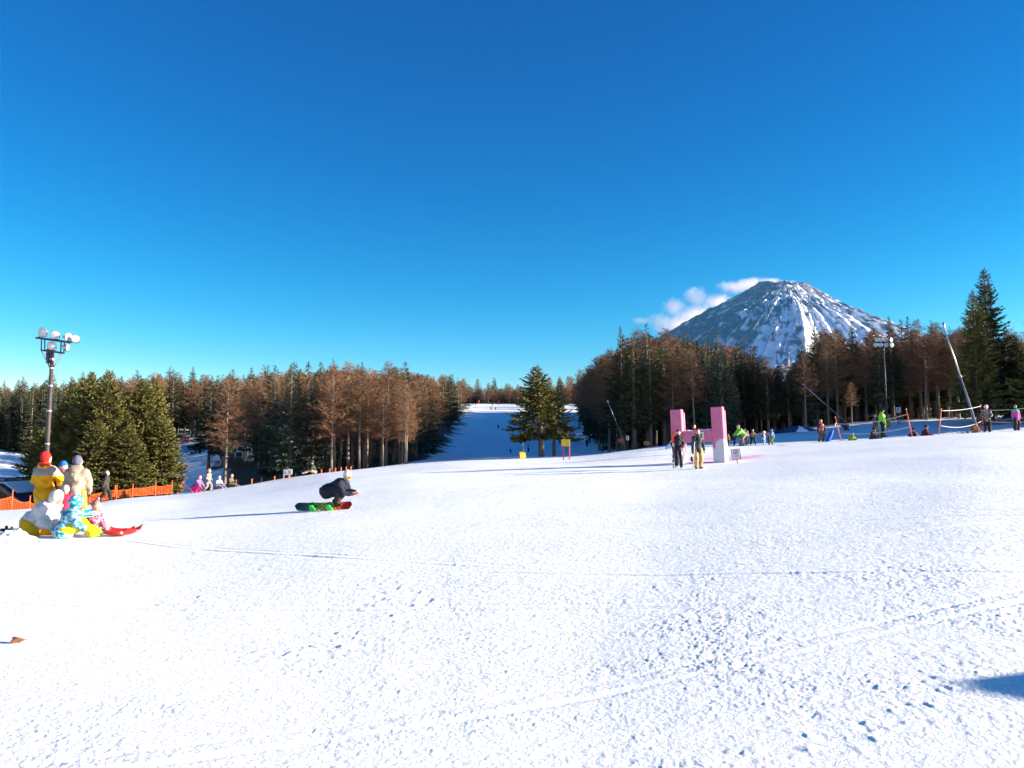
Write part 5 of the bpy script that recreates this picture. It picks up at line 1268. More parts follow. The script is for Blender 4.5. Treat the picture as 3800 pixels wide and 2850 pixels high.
# ------------------------------------------------------------------ ski class behind the letter and people at the rope
CLS = 'ski class of children behind the pink letter'
for (px, py, top, yaw, pose, jc, tc_, hc_, hk, lab, ves, hs) in [
 (2705, 1652, 1612, -60, SKI, (.50, .30, .03), (.10, .05, .03), (.25, .22, .1), 'beanie', 'child in yellow half hidden by the right post of the pink letter', None, 1.2),
 (2724, 1652, 1608, 60, SKI, (.03, .04, .10), (.05, .03, .03), (.03, .03, .04), 'helmet', 'child in dark blue facing the instructor in green', None, 1.2),
 (2772, 1650, 1600, 40, SKI, (.10, .08, .07), (.02, .03, .07), (.30, .28, .26), 'beanie', 'child in a tan bib standing just right of the bent instructor', (.45, .28, .10), 1.2),
 (2795, 1650, 1594, -20, WIDE, (.10, .06, .12), (.02, .02, .03), (.16, .13, .12), 'beanie', 'child in a tan bib and dark trousers with legs set wide', (.42, .27, .10), 1.15),
 (2834, 1649, 1602, 70, SKI, (.70, .62, .60), (.35, .50, .65), (.80, .80, .80), 'helmet', 'small child in a red bib and white helmet', (.55, .05, .02), 1.3),
 (2855, 1649, 1612, -80, SKI, (.03, .03, .05), (.03, .03, .05), (.05, .05, .07), 'beanie', 'child in navy standing left of the blue patterned jacket', None, 1.2)]:
    p = GP(px, py, 46, 64)
    person(lab, p, hpix(p, top), yaw, **pose, jacket=c_(jc), trousers=c_(tc_), hat=c_(hc_), hat_kind=hk, vest=c_(ves) if ves else None, hs=hs, puff=1.15, h=.028, group=CLS, detail=False)
p = GP(2753, 1655, 46, 64)
person('instructor in a bright green jacket and grey trousers bending over the ski class', p, 1.72, -70, pelvis=(0, .10, .48), lean=48, hands=((.12, -.34, .44), (-.12, -.34, .42)), feet=((.12, 0, 0), (-.12, .03, 0)), jacket=c_((.20, .48, .06)), trousers=c_((.20, .17, .15)), hat=c_((.12, .11, .10)), puff=1.15, h=.028, group=CLS)
p = GP(2764, 1651, 52, 66)
person('person in a white hat standing behind the bent instructor in green', p, hpix(p, 1592), 30, **SKI, jacket=c_((.45, .45, .5)), trousers=c_((.22, .20, .20)), hat=c_((.78, .78, .8)), h=.03, group=CLS, detail=False)
p = GP(2868, 1649, 46, 64)
person('person in a blue patterned jacket and lime trousers at the right of the ski class', p, hpix(p, 1592), -110, **dict(WIDE, feet=((.09, 0, 0), (-.09, 0, 0)), lean=14), jacket=pattern('blue', [(.02, .04, .22), (.08, .12, .45), (.40, .45, .62), (.03, .05, .28)], 8), trousers=c_((.36, .48, .03)), hood=(pattern('blue_hood', [(.05, .09, .35), (.35, .4, .6), (.1, .15, .4)], 8), 'up'), puff=1.2, h=.028, group=CLS)

RG = 'people resting along the rope line'
p = GP(3047, 1640, 44, 60); pb = p
person('person in a red patterned bib and knit hat beside the blue pad', p, hpix(p, 1557), 15, **dict(WIDE, feet=((.10, 0, 0), (-.10, 0, 0))), jacket=c_((.07, .02, .03)), trousers=c_((.12, .09, .065)), hat=c_((.20, .18, .14)), vest=pattern('bib_red', [(.30, .02, .03), (.34, .04, .05), (.60, .5, .5)], 6), boots=(.45, .45, .45), puff=1.15, h=.028, group=RG)
ski_pole('thin ski pole at the left of the person in the red bib', AT(3034, 1594, p.y-.1), AT(3025, 1636, p.y-.1), r=.012)
ski_thing('ski under the person in the red bib', p+Vector((0, 0, .01)), rad(-10), 1.3, binding=False)
def blue_pad():
    p = GP(3068, 1639, 44, 60); t = thing('padded_post', 'bright blue padded sleeve on a stick leaning beside the first orange rope post', 'padding', p, 0)
    a, b, c = Vector((0, 0, -.05)), AT(3091, 1597, p.y)-p, AT(3103, 1568, p.y)-p
    mb = MB(); n = 7; mb.tube([a, a.lerp(b, .15), a.lerp(b, .5), a.lerp(b, .85), b], [.16, .17, .15, .11, .07], 12); mb.build('blue_sleeve', M['blue_bag'], t, True)
    mb = MB(); mb.tube([b, c], .022, 8); mb.build('stick', M['steel'], t, True)
blue_pad()
p = G(3161, 55.5, -.28)
person('person in a lime jacket and dark hat sitting low behind the snow edge', p, 1.5, 0, **SIT, jacket=c_((.28, .42, .03)), trousers=c_((.05, .05, .05)), hat=c_(DARK), scarf=c_(DARK), h=.035, puff=1.1, group=RG)
p = G(3240, 53.5, -.1)
person('person in dark clothes sitting at the feet of the green jacket', p, 1.6, 25, **SIT, jacket=c_((.035, .035, .045)), trousers=c_((.05, .05, .06)), hat=c_((.02, .02, .025)), hat_kind='helmet', h=.035, puff=1.15, group=RG)
p = GP(3262, 1622, 46, 58)
person('person in a grey jacket standing close behind the green jacket', p+Vector((0, .5, 0)), hpix(p, 1537), 40, jacket=c_((.11, .12, .14)), trousers=c_((.09, .10, .12)), hat=c_((.06, .06, .07)), h=.032, group=RG)
p = GP(3276, 1620, 44, 58)
person('person in a bright lime jacket and black trousers standing at the rope, head turned right', p, hpix(p, 1521), 62, hands=((.14, -.10, .46), (-.12, -.12, .44)), feet=((.06, -.03, 0), (-.07, .03, 0)), jacket=c_((.24, .60, .04)), trousers=c_((.018, .018, .026)), hat=c_((.02, .02, .02)), hat_kind='helmet', hood=(c_((.24, .60, .04)), 'down'), goggles=((.7, .7, .7), .006, 1.), puff=1.22, jl=.13, h=.026, group=RG)
p = G(3396, 54.5, -.25)
person('person in dark red sitting beside the second orange rope post', p, 1.6, 200, **SIT, jacket=c_((.06, .012, .03)), trousers=c_((.03, .03, .04)), hat=c_(DARK), h=.035, puff=1.12, group=RG)
p = G(3431, 54.0, -.15)
person('person in a dark red jacket and helmet sitting right of the second rope post', p, 1.65, 75, **SIT, jacket=c_((.11, .012, .03)), trousers=c_((.02, .02, .03)), hat=c_((.02, .02, .025)), hat_kind='helmet', h=.035, puff=1.12, group=RG)
p = GP(3664, 1601, 42, 56)
person('person in a grey camouflage jacket with an orange neck warmer and white helmet', p, hpix(p, 1508), -35, hands=((.14, -.14, .60), (-.14, -.14, .66)), feet=((.085, 0, 0), (-.085, .02, 0)), elbow=(0, .3, -.7), jacket=pattern('camo_grey', [(.06, .06, .06), (.16, .15, .14), (.30, .29, .27), (.09, .08, .08)], 6), trousers=c_((.025, .014, .02)), hat=c_((.72, .72, .74)), hat_kind='helmet', scarf=c_((.82, .10, .02)), goggles=((.55, .55, .55), .03, 1.), puff=1.15, jl=.11, h=.026, group=RG)
p = GP(3772, 1597, 40, 56)
person('person in a teal and purple jacket and dark red cap at the right edge', p, hpix(p, 1506), 10, hands=((.16, -.06, .44), (-.17, -.03, .44)), jacket=c_((.42, .07, .30)), yoke=(c_((.03, .42, .26)), -.075), trousers=c_((.03, .022, .022)), hat=c_((.10, .015, .015)), hair=(.02, .012, .01), scarf=c_(DARK), puff=1.2, jl=.12, h=.026, group=RG)

# rope line
posts = []
for k, (bx, by, tx, ty, lab) in enumerate([(3121, 1634, 3099, 1546, 'leaning orange post of the rope line beside the blue pad'), (3385, 1617, 3362, 1516, 'leaning orange post of the rope line left of two sitting people'), (3484, 1611, 3493, 1516, 'upright orange post in the middle of the rope line'), (3652, 1603, 3639, 1502, 'orange post just left of the person with the orange neck warmer'), (3880, 1590, 3866, 1495, 'last orange post of the rope line, past the person in teal')]):
    p = GP(bx, by, 40, 56); t = thing('rope_post', lab, 'post', p, 0, 'orange posts of the rope line'); top = AT(tx, ty, p.y)-p
    mb = MB(); mb.tube([-top*.1, top*.96], [.029, .029], 10); mb.build('shaft', M['orange'], t, True)
    mb = MB(); mb.tube([top*.955, top], [.040, .034], 10); mb.build('cap', cmat((.75, .45, .30), 'cap'), t, True); posts.append((p, top))
def rope(i, fa, j, fb, sag, label, end=None):
    a = posts[i][0]+posts[i][1]*fa; b = posts[j][0]+posts[j][1]*fb
    pts = [a.lerp(b, u/14)-Vector((0, 0, sag*4*(u/14)*(1-u/14))) for u in range(15)]
    o = MB().tube([q-pts[0] for q in pts], .022, 6).build('rope', M['rope'], None, True); o.location = pts[0]; tag(o, label, 'rope', 'grey ropes of the rope line')
rope(0, .70, 1, .80, .22, 'upper grey rope passing in front of the lime jacket'); rope(0, .30, 1, .35, .20, 'lower grey rope passing the knees of the lime jacket')
rope(2, .92, 3, .95, .10, 'upper grey rope in front of the long snow lance'); rope(2, .36, 3, .42, .28, 'lower sagging grey rope in front of the long snow lance')
rope(3, .80, 4, .88, .10, 'upper grey rope in front of the person in teal'); rope(3, .42, 4, .34, .15, 'lower grey rope in front of the person in teal')
p = GP(3570, 1608, 42, 54)
ski_thing('red tipped ski lying on the snow under the rope, nearer of a pair', p+Vector((0, -.1, .03)), rad(178), 1.75, cols=((.03, .03, .05), (.6, .6, .62)), tip=(.60, .02, .09), width=.10)
ski_thing('white and black ski lying behind the red tipped ski under the rope', p+Vector((.5, .12, .05)), rad(181), 1.7, cols=((.55, .55, .58), (.04, .04, .05)), tip=(.5, .03, .1), width=.10)

# ------------------------------------------------------------------ people on the run
RUN = 'skiers and snowboarders far up the ski run'
for (px, py, top, yaw, pose, jc, tc_, hc_, lab) in [
 (1960, 1678, 1645, 70, STAND, (.60, .58, .60), (.02, .02, .035), (.04, .02, .04), 'far person in a white top and dark trousers left of the tree pair'),
 (1894, 1685, 1663, 95, SKI, (.02, .04, .16), (.02, .03, .10), (.02, .04, .16), 'far small child in blue with an arm stretched to the right'),
 (2078, 1648, 1620, 10, WIDE, (.015, .015, .02), (.015, .015, .02), (.02, .02, .02), 'far person in black standing between the trees and the yellow sign'),
 (2095, 1644, 1620, -30, SKI, (.02, .03, .03), (.02, .02, .02), (.02, .02, .02), 'far dark person just behind the yellow sign'),
 (2103, 1645, 1620, 40, SKI, (.02, .09, .04), (.02, .02, .02), (.02, .03, .02), 'far person in a dark green jacket behind the yellow sign'),
 (2178, 1657, 1629, 0, STAND, (.05, .02, .06), (.02, .02, .03), (.02, .02, .03), 'far person in dark purple at the right edge of the run'),
 (2076, 1604, 1583, 0, WIDE, (.02, .02, .03), (.02, .02, .03), (.02, .02, .02), 'far person low behind the brown twigs of the shorter tree'),
 (2101, 1606, 1584, 20, WIDE, (.03, .02, .03), (.02, .02, .02), (.02, .02, .02), 'far person under the right boughs of the shorter tree'),
 (1849, 1592, 1575, 0, STAND, (.015, .02, .04), (.015, .02, .03), (.02, .02, .03), 'lone far person in dark blue in the middle of the run'),
 (1822, 1522, 1506, 30, STAND, (.14, .10, .05), (.02, .02, .03), (.02, .02, .03), 'far person in brown high on the run, right behind a small one'),
 (1838, 1522, 1510, 0, STAND, (.02, .08, .05), (.02, .03, .04), (.02, .03, .03), 'far small person in green high on the run'),
 (1827, 1506, 1496, 10, WIDE, (.02, .02, .03), (.02, .02, .03), (.02, .02, .02), 'far dark person with legs apart near the top of the run'),
 (1849, 1502, 1488, -10, WIDE, (.10, .06, .06), (.02, .02, .05), (.05, .03, .03), 'far person in a brownish top near the crest of the run'),
 (1764, 1507, 1496, 60, SKI, (.02, .02, .03), (.02, .02, .03), (.02, .02, .02), 'far dark person at the left edge of the run near the top'),
 (1776, 1493, 1482, 0, STAND, (.55, .10, .10), (.3, .08, .08), (.5, .1, .1), 'far person in pinkish red on the crest at the left')]:
    p = GP(px, py, 70, 398); hh_ = max(.9, min(1.85, hpix(p, top)))
    person(lab, p, hh_, yaw, **pose, jacket=c_(jc), trousers=c_(tc_), hat=c_(hc_), h=.055, detail=False, puff=1.15, group=RUN)

# ------------------------------------------------------------------ signs and pads on the run
def yellow_sign():
    p = GP(2102, 1711, 52, 66); t = thing('direction_sign', 'yellow sign with green writing on two red legs, right of the tree pair', 'sign', p, rad(-4))
    for a, b in ((2089, 2092), (2112, 2114)):
        q0, q1 = AT(b, 1713, p.y)-p, AT(a, 1632, p.y)-p; mb = MB(); mb.tube([q0-Vector((0, 0, .2)), q1], .033, 8); mb.build('leg', cmat((.62, .06, .05), 'red_leg'), t, True)
    c = AT(2099, 1643, p.y)-p; mb = MB(); mb.bbox(c+Vector((0, -.05, 0)), (.58, .025, .44), .008); mb.build('board', cmat((.74, .52, .05), 'sign_yellow'), t)
    mb = MB(); rs = np.random.RandomState(4)
    for z in (.11, -.01, -.12):      # rows of unreadable characters: short crossing strokes
        for x in np.arange(-.22, .23, .085):
            for k in range(4): mb.box(c+Vector((x+rs.uniform(-.02, .02), -.066, z+rs.uniform(-.03, .03))), (.045, .004, .010) if k % 2 else (.010, .0046, .05))
    mb.build('writing', cmat((.13, .22, .03), 'print'), t)
yellow_sign()
def yellow_pad():
    p = GP(1938, 1702, 52, 68); t = thing('safety_pad', 'yellow safety cushion leaning on a dark stake left of the tree pair', 'cushion', p, 0)
    M_ = Matrix.Rotation(rad(-10), 3, 'Y'); mb = MB()
    V = MB(); mb.bbox((0, 0, .24), (.50, .32, .58), .09, (0, rad(-8), 0)); mb.build('cushion', M['yellow_pad'], t, True)
    q0, q1 = AT(1954, 1705, p.y)-p, AT(1945, 1671, p.y)-p; mb = MB(); mb.tube([q0-Vector((0, 0, .2)), q1], .085, 10); mb.build('stake', M['wood_dark'], t, True)
    p2 = GP(1952, 1696, 56, 72); t2 = thing('marker_sign', 'small white twin plate on a tilted rod behind the yellow cushion', 'sign', p2, 0)
    q1 = AT(1939, 1650, p2.y)-p2; mb = MB(); mb.tube([(0, 0, -.3), q1], .018, 8); mb.build('rod', M['steel'], t2, True)
    for dx in (-.055, .055): mb = MB(); mb.bbox(q1+Vector((dx, -.03, .03)), (.085, .02, .18), .004, (0, rad(-14), 0)); mb.build('plate', M['white'], t2)
yellow_pad()
def twin_sign():
    p = GP(1072, 1772, 50, 60); t = thing('notice_sign', 'white twin panel sign on an orange stake at the edge of the left wood', 'sign', p, 0)
    q = AT(1071, 1740, p.y)-p; mb = MB(); mb.tube([(0, 0, -.3), q], .04, 10); mb.build('stake', M['orange'], t, True)
    for px, w in ((1060, .30), (1077, .32)):
        c = AT(px, 1753 if px < 1070 else 1751, p.y)-p; mb = MB(); mb.bbox(c+Vector((0, -.06, 0)), (w, .02, .38), .008); o = mb.build('panel', M['white'], t)
        mb = MB(); mb.box(c+Vector((0, -.073, .01)), (w*.30, .005, .20)); mb.box(c+Vector((0, -.0735, -.09)), (w*.66, .005, .035)); mb.build('print', cmat((.33, .33, .36), 'print'), o)
twin_sign()
for k, (px, top, n) in enumerate([(818, 1786, 0), (876, 1780, 0), (933, 1776, 1), (970, 1772, 1), (1018, 1768, 0), (1052, 1766, 0), (1097, 1759, 0), (1192, 1752, 0), (1222, 1747, 0), (1244, 1744, 0), (1265, 1743, 0), (1284, 1742, 0), (1302, 1741, 0)]):
    Yk = np.interp(px, [800, 1000, 1240, 1320], [51, 55.5, 58.5, 59.5]); p = G(px, Yk); h = max(.3, hpix(p, top))
    mb = MB(); mb.tube([(0, 0, -.2), (.01, 0, h*.93), (.01, 0, h*.985)], [.045, .045, .03], 10)
    o = mb.build('edge_stake', M['orange'], None, True); o.location = p; o.rotation_euler = (0, R.uniform(-.08, .08), 0)
    tag(o, 'short orange stake marking the snow edge before the left wood', 'stake', 'orange stakes along the edge of the left wood')

def board_sign(px, py, w, h, Y, label, post=True):
    p = G(px, Y); t = thing('notice_sign', label, 'sign', p, 0); c = AT(px, py, Y)-p; k = Y/F_PX
    mb = MB(); mb.bbox(c, (w*k, .02, h*k), .006); o = mb.build('panel', M['white'], t)
    mb = MB(); mb.box(c+Vector((-.02, -.013, h*k*.18)), (w*k*.42, .005, h*k*.26)); mb.box(c+Vector((-.02, -.013, -h*k*.22)), (w*k*.42, .005, h*k*.20)); mb.build('print', cmat((.03, .04, .12), 'print'), o)
    mb = MB(); mb.tube([Vector((c.x, .03, -.3)), Vector((c.x, .03, c.z+h*k*.4))], .03, 8); mb.build('stake', M['wood'], t, True)
board_sign(2329, 1625, 10, 17, 62.5, 'small white notice in front of a tree at the left end of the shaded wood')
board_sign(3334, 1521, 16, 19, 69, 'small white notice among the larches right of the lime jacket')
p = G(3303, 66.5); o = MB().tube([(0, 0, -.3), (.0, 0, 1.1), (-.01, 0, 1.14)], [.13, .125, .06], 12).build('wooden_post', mat('tan_post', (.42, .22, .07), .8, stretch=(1, 1, .2)), None, True); o.location = p; tag(o, 'tan wooden post standing behind the lime jacket', 'post')
def pad_box(px, py, w, h, Y, m, label, name='safety_pad'):
    p = G(px, Y); k = Y/F_PX; c = zpix(Y, py)-p.z; t = thing(name, label, 'cushion', p, rad(R.uniform(-12, 12)))
    mb = MB(); mb.bbox((0, 0, max(c, h*k*.4)), (w*k, .35, h*k), .05, (0, rad(6), 0)); mb.build('cushion', m, t, True)
    mb = MB(); mb.tube([(-w*k*.3, -.19, -.1), (-w*k*.3, -.19, h*k)], .02, 6); mb.build('strap', M['black'], t)
pad_box(2400, 1646, 20, 15, 61, M['orange_pad'], 'tan orange cushion on the snow before the shaded wood, left of the pale blue child')
pad_box(3143, 1583, 18, 24, 66.5, M['rust_pad'], 'rust coloured cushion round the foot of the left snow lance')
def tarp():
    p = G(2452, 59.0); t = thing('tarpaulin', 'bright blue tarpaulin heap lying behind the pale blue child', 'tarpaulin', p, 0)
    mb = MB(); n = 16; V = []
    for i in range(n+1):
        u = -1+2*i/n
        for j in range(9):
            v = -1+2*j/8; h = (.24*(1+u)*.5+.03*math.sin(9*u+3*v))*max(0, 1-v*v)*(1-max(0, u-.7)/.3); V.append((u*.75, v*.35, -.03+h))
    mb.add(V, [(i*9+j, (i+1)*9+j, (i+1)*9+j+1, i*9+j+1) for i in range(n) for j in range(8)]); mb.build('sheet', M['blue_bag'], t, True)
    mb = MB(); mb.tube([(-.7, -.3, .0), (0, -.33, .03), (.7, -.3, .02)], .012, 6); mb.build('hem_rope', M['rope'], t)
tarp()
def mound():
    p = G(2950, 70.5); t = thing('jump_mound', 'low mound half covered by a dark blue sheet, right of the ski class', 'mound', p, 0)
    n, mm_ = 44, 24; x = np.linspace(-1, 1, n); y = np.linspace(-1, 1, mm_); X, Yg = np.meshgrid(x, y, indexing='ij')
    Z = .62*np.clip(1-np.abs(X-.15)**1.6/1.25, 0, 1)*np.clip(1-Yg*Yg, 0, 1)**.7+.04*fbm(X*4, Yg*4, 9, 3)*np.clip(1-X*X, 0, 1)-.08
    V = np.stack([X*2.0, Yg*1.2, Z], -1).reshape(-1, 3); I = np.arange(n*mm_).reshape(n, mm_); Fq = np.stack([I[:-1, :-1], I[1:, :-1], I[1:, 1:], I[:-1, 1:]], -1).reshape(-1, 4)
    cc = V[Fq].mean(1); sel = ((np.abs(cc[:, 0]-.35)-.9*(.55-cc[:, 2])) > .06).astype(int)
    new_obj('snow_body', np_mesh('snow_body', V, Fq[sel == 0], [M['snow']], True), t); new_obj('blue_sheet', np_mesh('blue_sheet', V, Fq[sel == 1], [cmat((.02, .07, .16), 'sheet')], True), t)
mound()

# ------------------------------------------------------------------ snow lances
def lance(label, pts, Y, radii, box=None, wrap=None):
    base = AT(pts[-1][0], pts[-1][1], Y); t = thing('snow_lance', label, 'snow gun', base, 0)
    P = [AT(px, py, Y)-base for px, py in pts]
    mb = MB(); k = len(P)//2; mb.tube(P[1:k+1], radii[1:k+1], 10); mb.build('upper_tube', M['steel'], t, True)
    mb = MB(); mb.tube(P[k:], radii[k:], 10); mb.build('lower_tube', cmat((.13, .15, .19), 'lance_tube'), t, True)
    mb = MB(); mb.tube([P[0], P[1]], [radii[0]*1.5, radii[0]*1.3], 10); mb.build('nozzle', M['steel'], t, True)
    mb = MB(); mb.tube([P[k]*1.01, P[k]*.99], radii[k]*1.7, 10); mb.build('joint', M['steel'], t, True)
    g = gz(base.x, base.y)-base.z
    mb = MB(); mb.tube([(0, 0, .1), (.06, .1, g-.3)], radii[-1]*1.3, 8); mb.tube([(0, 0, .1), (.35, -.1, g-.2)], .05, 8); mb.bbox((-.08, 0, max(g, -.4)+.12), (.45, .4, .34), .04); mb.build('base_stand', M['rust_pad'] if box else M['dark_steel'], t)
lance('long slanted snow lance reaching to the sky left of the tall right spruces', [(3501, 1196), (3505, 1226), (3541, 1326), (3564, 1398), (3602, 1515), (3620, 1576)], 56.5, [.06, .045, .055, .065, .095, .11], box=True)
lance('thin snow lance slanting down to the right in front of the brown wood', [(2977, 1424), (2981, 1428), (3030, 1471), (3060, 1498), (3100, 1533), (3135, 1564)], 66.5, [.035, .03, .03, .035, .045, .05])
lance('thin snow lance leaning in front of the shaded wood left of the pink letter', [(2254, 1486), (2256, 1492), (2272, 1531), (2283, 1558), (2296, 1590), (2308, 1622)], 62.5, [.022, .018, .018, .02, .022, .024], box=True)

# ------------------------------------------------------------------ orange net at the left
def net(pxs, label, hts, sg=.05):
    Yk = lambda px: float(np.interp(px, [-100, 30, 300, 640], [33.5, 35.5, 42.8, 46.5])); P0 = G(pxs[0], Yk(pxs[0]))
    t = thing('net_fence', label, 'net fence', P0, 0, 'orange net fences along the left edge')
    path = []
    for i in range(len(pxs)-1):
        n = max(4, int(abs(pxs[i+1]-pxs[i])/5.2))
        for k in range(n+(i == len(pxs)-2)):
            u = k/n; px = pxs[i]*(1-u)+pxs[i+1]*u; sag = 4*u*(1-u); h = hts[i]*(1-u)+hts[i+1]*u
            g = G(px, Yk(px)); path.append((g-P0, (h-sg*sag)*.86, .12-.02*sag))
    mb = MB(); rows = 7
    for (g, h, l) in path: mb.tube([g+Vector((0, 0, l)), g+Vector((0, 0, h))], .007, 4, False)
    for r in range(rows):
        mb.tube([g+Vector((0, .0, l+(h-l)*r/(rows-1))) for g, h, l in path], .013 if r in (0, rows-1) else .007, 4, False)
    mb.build('netting', M['orange_net'], t)
    for px, h in zip(pxs, hts):
        g = G(px, Yk(px))-P0; mb = MB(); mb.tube([g+Vector((0, 0, -.2)), g+Vector((.02, 0, h+.18))], .026, 8); mb.build('post', M['orange'], t, True)
net([-60, 41, 107, 160], 'sagging orange net fence in front of the wooden hut', [.75, .82, .70, .72], .16)
net([200, 262, 330, 378, 424], 'orange net fence behind the standing people and the skier in black', [.7, .66, .66, .64, .66])
net([430, 490, 575, 636], 'orange net fence under the trunks of the sunlit clump', [.62, .62, .66, .68])

# ------------------------------------------------------------------ hut at the far left
def hut():
    p = G(44, 47.5); t = thing('wooden_hut', 'dark wooden hut with a snowy pitched roof behind the orange net', 'hut', p, rad(-4))
    zt = zpix(47.5, 1793)-p.z; W_ = 2.6; D_ = 3.2; ze = zt-.85
    mb = MB(); mb.box((0, 0, ze/2-.2), (W_-.4, D_-.6, ze+.2)); mb.prism([(-W_/2+.25, ze-.12), (W_/2-.25, ze-.12), (0, zt-.1)], -D_/2+.3, D_/2-.3); mb.build('wall', M['wood_dark'], t)
    for sg in (-1, 1):
        a, b = Vector((0, 0, zt)), Vector((sg*(W_/2+.4), 0, ze-.25)); d = b-a; ang = math.atan2(-d.z, abs(d.x))*sg
        mb = MB(); mb.bbox((a+b)/2, (d.length, D_, .10), .01, (0, ang, 0)); rf = mb.build('roof', cmat((.03, .035, .06), 'roof'), t)
        mb = MB(); mb.bbox((a*.72+b*.28)+Vector((sg*.02, .2, .10)), (d.length*.55, D_*.8, .10), .03, (0, ang, 0)); mb.build('roof_snow', M['snow'], rf)
        mb = MB(); mb.bbox((a+b)/2+Vector((0, -D_/2-.03, -.02)), (d.length, .05, .20), .01, (0, ang, 0)); mb.build('bargeboard', cmat((.14, .10, .08), 'board'), rf)
    for x in (-1.05, -.35, .35, 1.05): mb = MB(); mb.bbox((x, -D_/2+.1, ze/2-.2), (.16, .16, ze+.3), .02); mb.build('porch_post', cmat((.22, .08, .04), 'post_wood'), t)
    for x in (-.7, 0, .7): mb = MB(); mb.bbox((x, -D_/2+.32, ze*.42), (.44, .06, .7), .01); o = mb.build('window', cmat((.30, .18, .09), 'window_frame'), t); mb = MB(); mb.box((x, -D_/2+.285, ze*.42), (.34, .02, .56)); mb.build('pane', cmat((.10, .06, .035), 'glass'), o)
    q = G(40, 74); t2 = thing('shed', 'low reddish shed with snow on its roof beyond the wooden hut', 'shed', q, rad(4)); z2 = zpix(74, 1778)-q.z
    mb = MB(); mb.bbox((0, 0, z2*.5-.3), (4.6, 2.4, z2+.3), .02); mb.build('wall', cmat((.16, .04, .035), 'red_wall'), t2)
    mb = MB(); mb.bbox((0, 0, z2+.1), (5.0, 2.8, .14), .02); o = mb.build('roof', cmat((.05, .06, .12), 'roof'), t2); mb = MB(); mb.bbox((.2, 0, z2+.26), (4.4, 2.5, .16), .06); mb.build('roof_snow', M['snow'], o)
hut()
def blue_seat(px, py, Y, c, label, sz=(.5, .5, .5)):
    pos = AT(px, py, Y); g = gz(pos.x, pos.y); t = thing('tube_stack', label, 'sled stack', Vector((pos.x, pos.y, g)), .3)
    mb = MB(); n = max(2, int((pos.z-g)/.22))
    for k in range(n): mb.bbox((0, 0, .12+k*.22), (sz[0], sz[1], .17), .05)
    mb.build('stack', c, t, True); mb = MB(); mb.bbox((0, 0, .12+n*.22), (sz[0]*.9, sz[1]*.9, .10), .04); mb.build('snow_top', M['snow'], t)
blue_seat(38, 1772, 80, cmat((.02, .06, .30), 'stack_blue'), 'stack of blue sleds beyond the wooden hut', (.9, .9, .5))

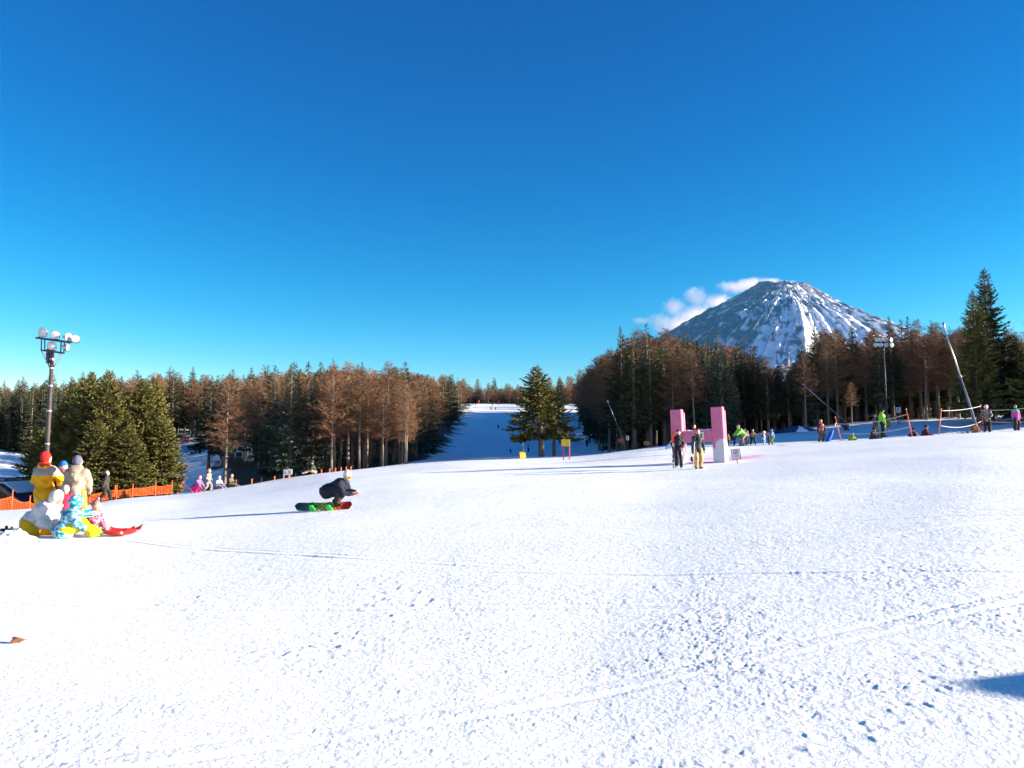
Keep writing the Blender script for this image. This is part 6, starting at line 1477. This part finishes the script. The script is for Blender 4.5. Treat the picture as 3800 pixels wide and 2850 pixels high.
# ------------------------------------------------------------------ chairlift
def lift():
    Yc = 100.0
    for a, b, lab, dy in (((560, 1676, 100), (960, 1645, 100), 'front cable of the chairlift, lowest of three', 0), ((560, 1682, 103), (960, 1635, 103), 'middle cable of the chairlift', 0), ((540, 1650, 108), (980, 1601, 108), 'highest thin cable above the chairlift', 0)):
        A, B = AT(*a), AT(*b); pts = [A.lerp(B, u/16)-Vector((0, 0, .25*4*(u/16)*(1-u/16))) for u in range(17)]
        o = MB().tube([q-A for q in pts], .03, 6).build('lift_cable', M['steel'], None, True); o.location = A; tag(o, lab, 'cable', 'cables of the chairlift')
    fm = cmat((.82, .82, .84), 'chair_frame'); bm_ = cmat((.55, .30, .26), 'chair_back')
    for px, pt, pb, mode, lab in ((668, 1677, 1752, 'r', 'leftmost chairlift chair, carrying two riders'), (765, 1660, 1733, 's', 'chairlift chair seen from the side, second from the left'), (808, 1666, 1737, 'b', 'chairlift chair with pink brown back, third from the left'), (888, 1650, 1709, 'd', 'dark seated chairlift chair, fourth from the left'), (928, 1651, 1718, 'b', 'rightmost chairlift chair with pink brown back')):
        top = AT(px, pt, Yc); k = Yc/F_PX; hgt = (pb-pt)*k; W_ = .92 if mode != 's' else .95
        t = thing('lift_chair', lab, 'chairlift chair', top, rad({'r': 25, 's': -35, 'b': 0, 'd': 6}[mode]), 'chairs of the chairlift'); zb = -hgt; fh = 1.15
        sd = 1 if mode in ('b', 'r') else -1
        mb = MB(); mb.tube([(sd*.12, 0, .05), (sd*.10, 0, -.3), (sd*.28, 0, zb+fh+.55), (sd*.20, 0, zb+fh+.2), (0, 0, zb+fh)], .055, 8); mb.build('hanger', fm, t, True)
        mb = MB(); w = W_/2; loop = [(-w, 0, zb+.32), (-w, 0, zb+fh-.12), (-w+.12, 0, zb+fh), (w-.12, 0, zb+fh), (w, 0, zb+fh-.12), (w, 0, zb+.32)]
        mb.tube(loop, .06, 8); mb.tube([(-w, 0, zb+.32), (-w, -.35, zb+.27), (-w, -.45, zb+.30)], .035, 8); mb.tube([(w, 0, zb+.32), (w, -.35, zb+.27), (w, -.45, zb+.30)], .035, 8); mb.tube([(-w, 0, zb+.62), (-w-.06, -.32, zb+.60)], .03, 8); mb.tube([(w, 0, zb+.62), (w+.06, -.32, zb+.60)], .03, 8); mb.build('frame', fm, t, True)
        mb = MB(); mb.bbox((0, -.22, zb+.27), (W_-.06, .44, .07), .02); mb.build('seat', M['dark_steel'] if mode in ('d', 's') else bm_, t)
        mb = MB(); mb.bbox((0, .02, zb+.47), (W_-.1, .05, .32), .015, (rad(-6), 0, 0)); mb.build('backrest', M['dark_steel'] if mode == 'd' else bm_, t)
        if mode == 'r':
            for s_ in (-.22, .24):
                Mx = Matrix.Rotation(t.rotation_euler.z, 3, 'Z'); loc = top+Mx@Vector((s_, -.18, zb+.20))
                person('rider in dark clothes on the leftmost lift chair, '+('at its left side' if s_ < 0 else 'at its right side'), loc, 1.55, 25, pelvis=(0, 0, .10), lean=-4, hands=((.10, -.16, .16), (-.10, -.16, .16)), feet=((.06, -.24, -.20), (-.06, -.24, -.20)), knee=(0, -.6, 1), jacket=c_((.03, .03, .04) if s_ < 0 else (.07, .05, .04)), trousers=c_((.05, .05, .07)), hat=c_((.02, .02, .03)), boots=(.7, .7, .7), h=.045, detail=False, group='riders on the chairlift')
    # red mesh barrier above the lift slope
    a, b = G(615, 150), G(700, 150); t = thing('net_fence', 'dark red mesh barrier at the top of the shaded lift slope', 'net fence', a, 0); d = b-a
    mb = MB(); n = 26; rows = 6
    for i in range(n+1): q = d*(i/n); q.z = gz(a.x+q.x, a.y+q.y)-a.z; mb.tube([q+Vector((0, 0, .05)), q+Vector((0, 0, 1.1))], .05, 4, False)
    for r in range(rows):
        mb.tube([Vector((d.x*i/n, d.y*i/n, gz(a.x+d.x*i/n, a.y+d.y*i/n)-a.z+.05+1.05*r/(rows-1))) for i in range(n+1)], .07, 4, False)
    mb.build('netting', M['red_net'], t)
    for i in (0, 13, 26): q = d*(i/n); q.z = gz(a.x+q.x, a.y+q.y)-a.z; mb = MB(); mb.tube([q+Vector((0, 0, -.2)), q+Vector((0, 0, 1.3))], .05, 6); mb.build('post', M['red_net'], t)
lift()
def crossed_poles():
    Y = 51.0; p = G(684, Y); t = thing('crossed_poles', 'two pink red poles crossed into an X beyond the snow edge', 'barrier', p, 0)
    pm = cmat((.62, .05, .10), 'pole_red')
    for (a, b, dy) in (((654, 1834), (685, 1778), 0), ((664, 1785), (712, 1824), .08)):
        q0, q1 = AT(a[0], a[1], Y)-p, AT(b[0], b[1], Y)-p; d = (q1-q0); low, hi = (q0, q1) if q0.z < q1.z else (q1, q0); ext = (low-hi).normalized()
        mb = MB(); mb.tube([low+ext*1.2+Vector((0, dy, 0)), hi+Vector((0, dy, 0))], .028, 8); mb.build('pole', pm, t, True)
crossed_poles()
# unseen board, made up and shaped to cast the pointed shadow low on the right
def out_board():
    p = Vector((10.2, 4.5, 0)); p.z = gz(p.x, p.y); t = thing('shadow_caster', 'unseen wooden board added outside the right edge to cast the pointed shadow', 'sign', p, rad(85))
    h = 1.72
    mb = MB(); mb.prism([(-.32, h-.75), (.32, h-.75), (.32, h-.16), (.10, h), (-.05, h), (-.32, h-.10)], -.03, .03); mb.build('panel', M['wood'], t)
    for x in (-.2, .2): mb = MB(); mb.bbox((x, .07, h*.4), (.09, .06, h*1.0), .01); mb.build('post', M['wood_dark'], t)
out_board()

# ------------------------------------------------------------------ the air
def haze():
    o = MB().box((0, 0, 1045), (29000, 29000, 2110)).build('haze', [], None)
    m = bpy.data.materials.new('haze_air'); m.use_nodes = True; t = m.node_tree; t.nodes.clear()
    out = t.nodes.new('ShaderNodeOutputMaterial'); pv = t.nodes.new('ShaderNodeVolumePrincipled')
    pv.inputs['Color'].default_value = (.10, .50, 1.0, 1); pv.inputs['Density'].default_value = 1.4e-5
    t.links.new(pv.outputs['Volume'], out.inputs['Volume']); o.data.materials.append(m)
    tag(o, 'thin blue air between the slope and the mountain', kind='stuff')
haze()
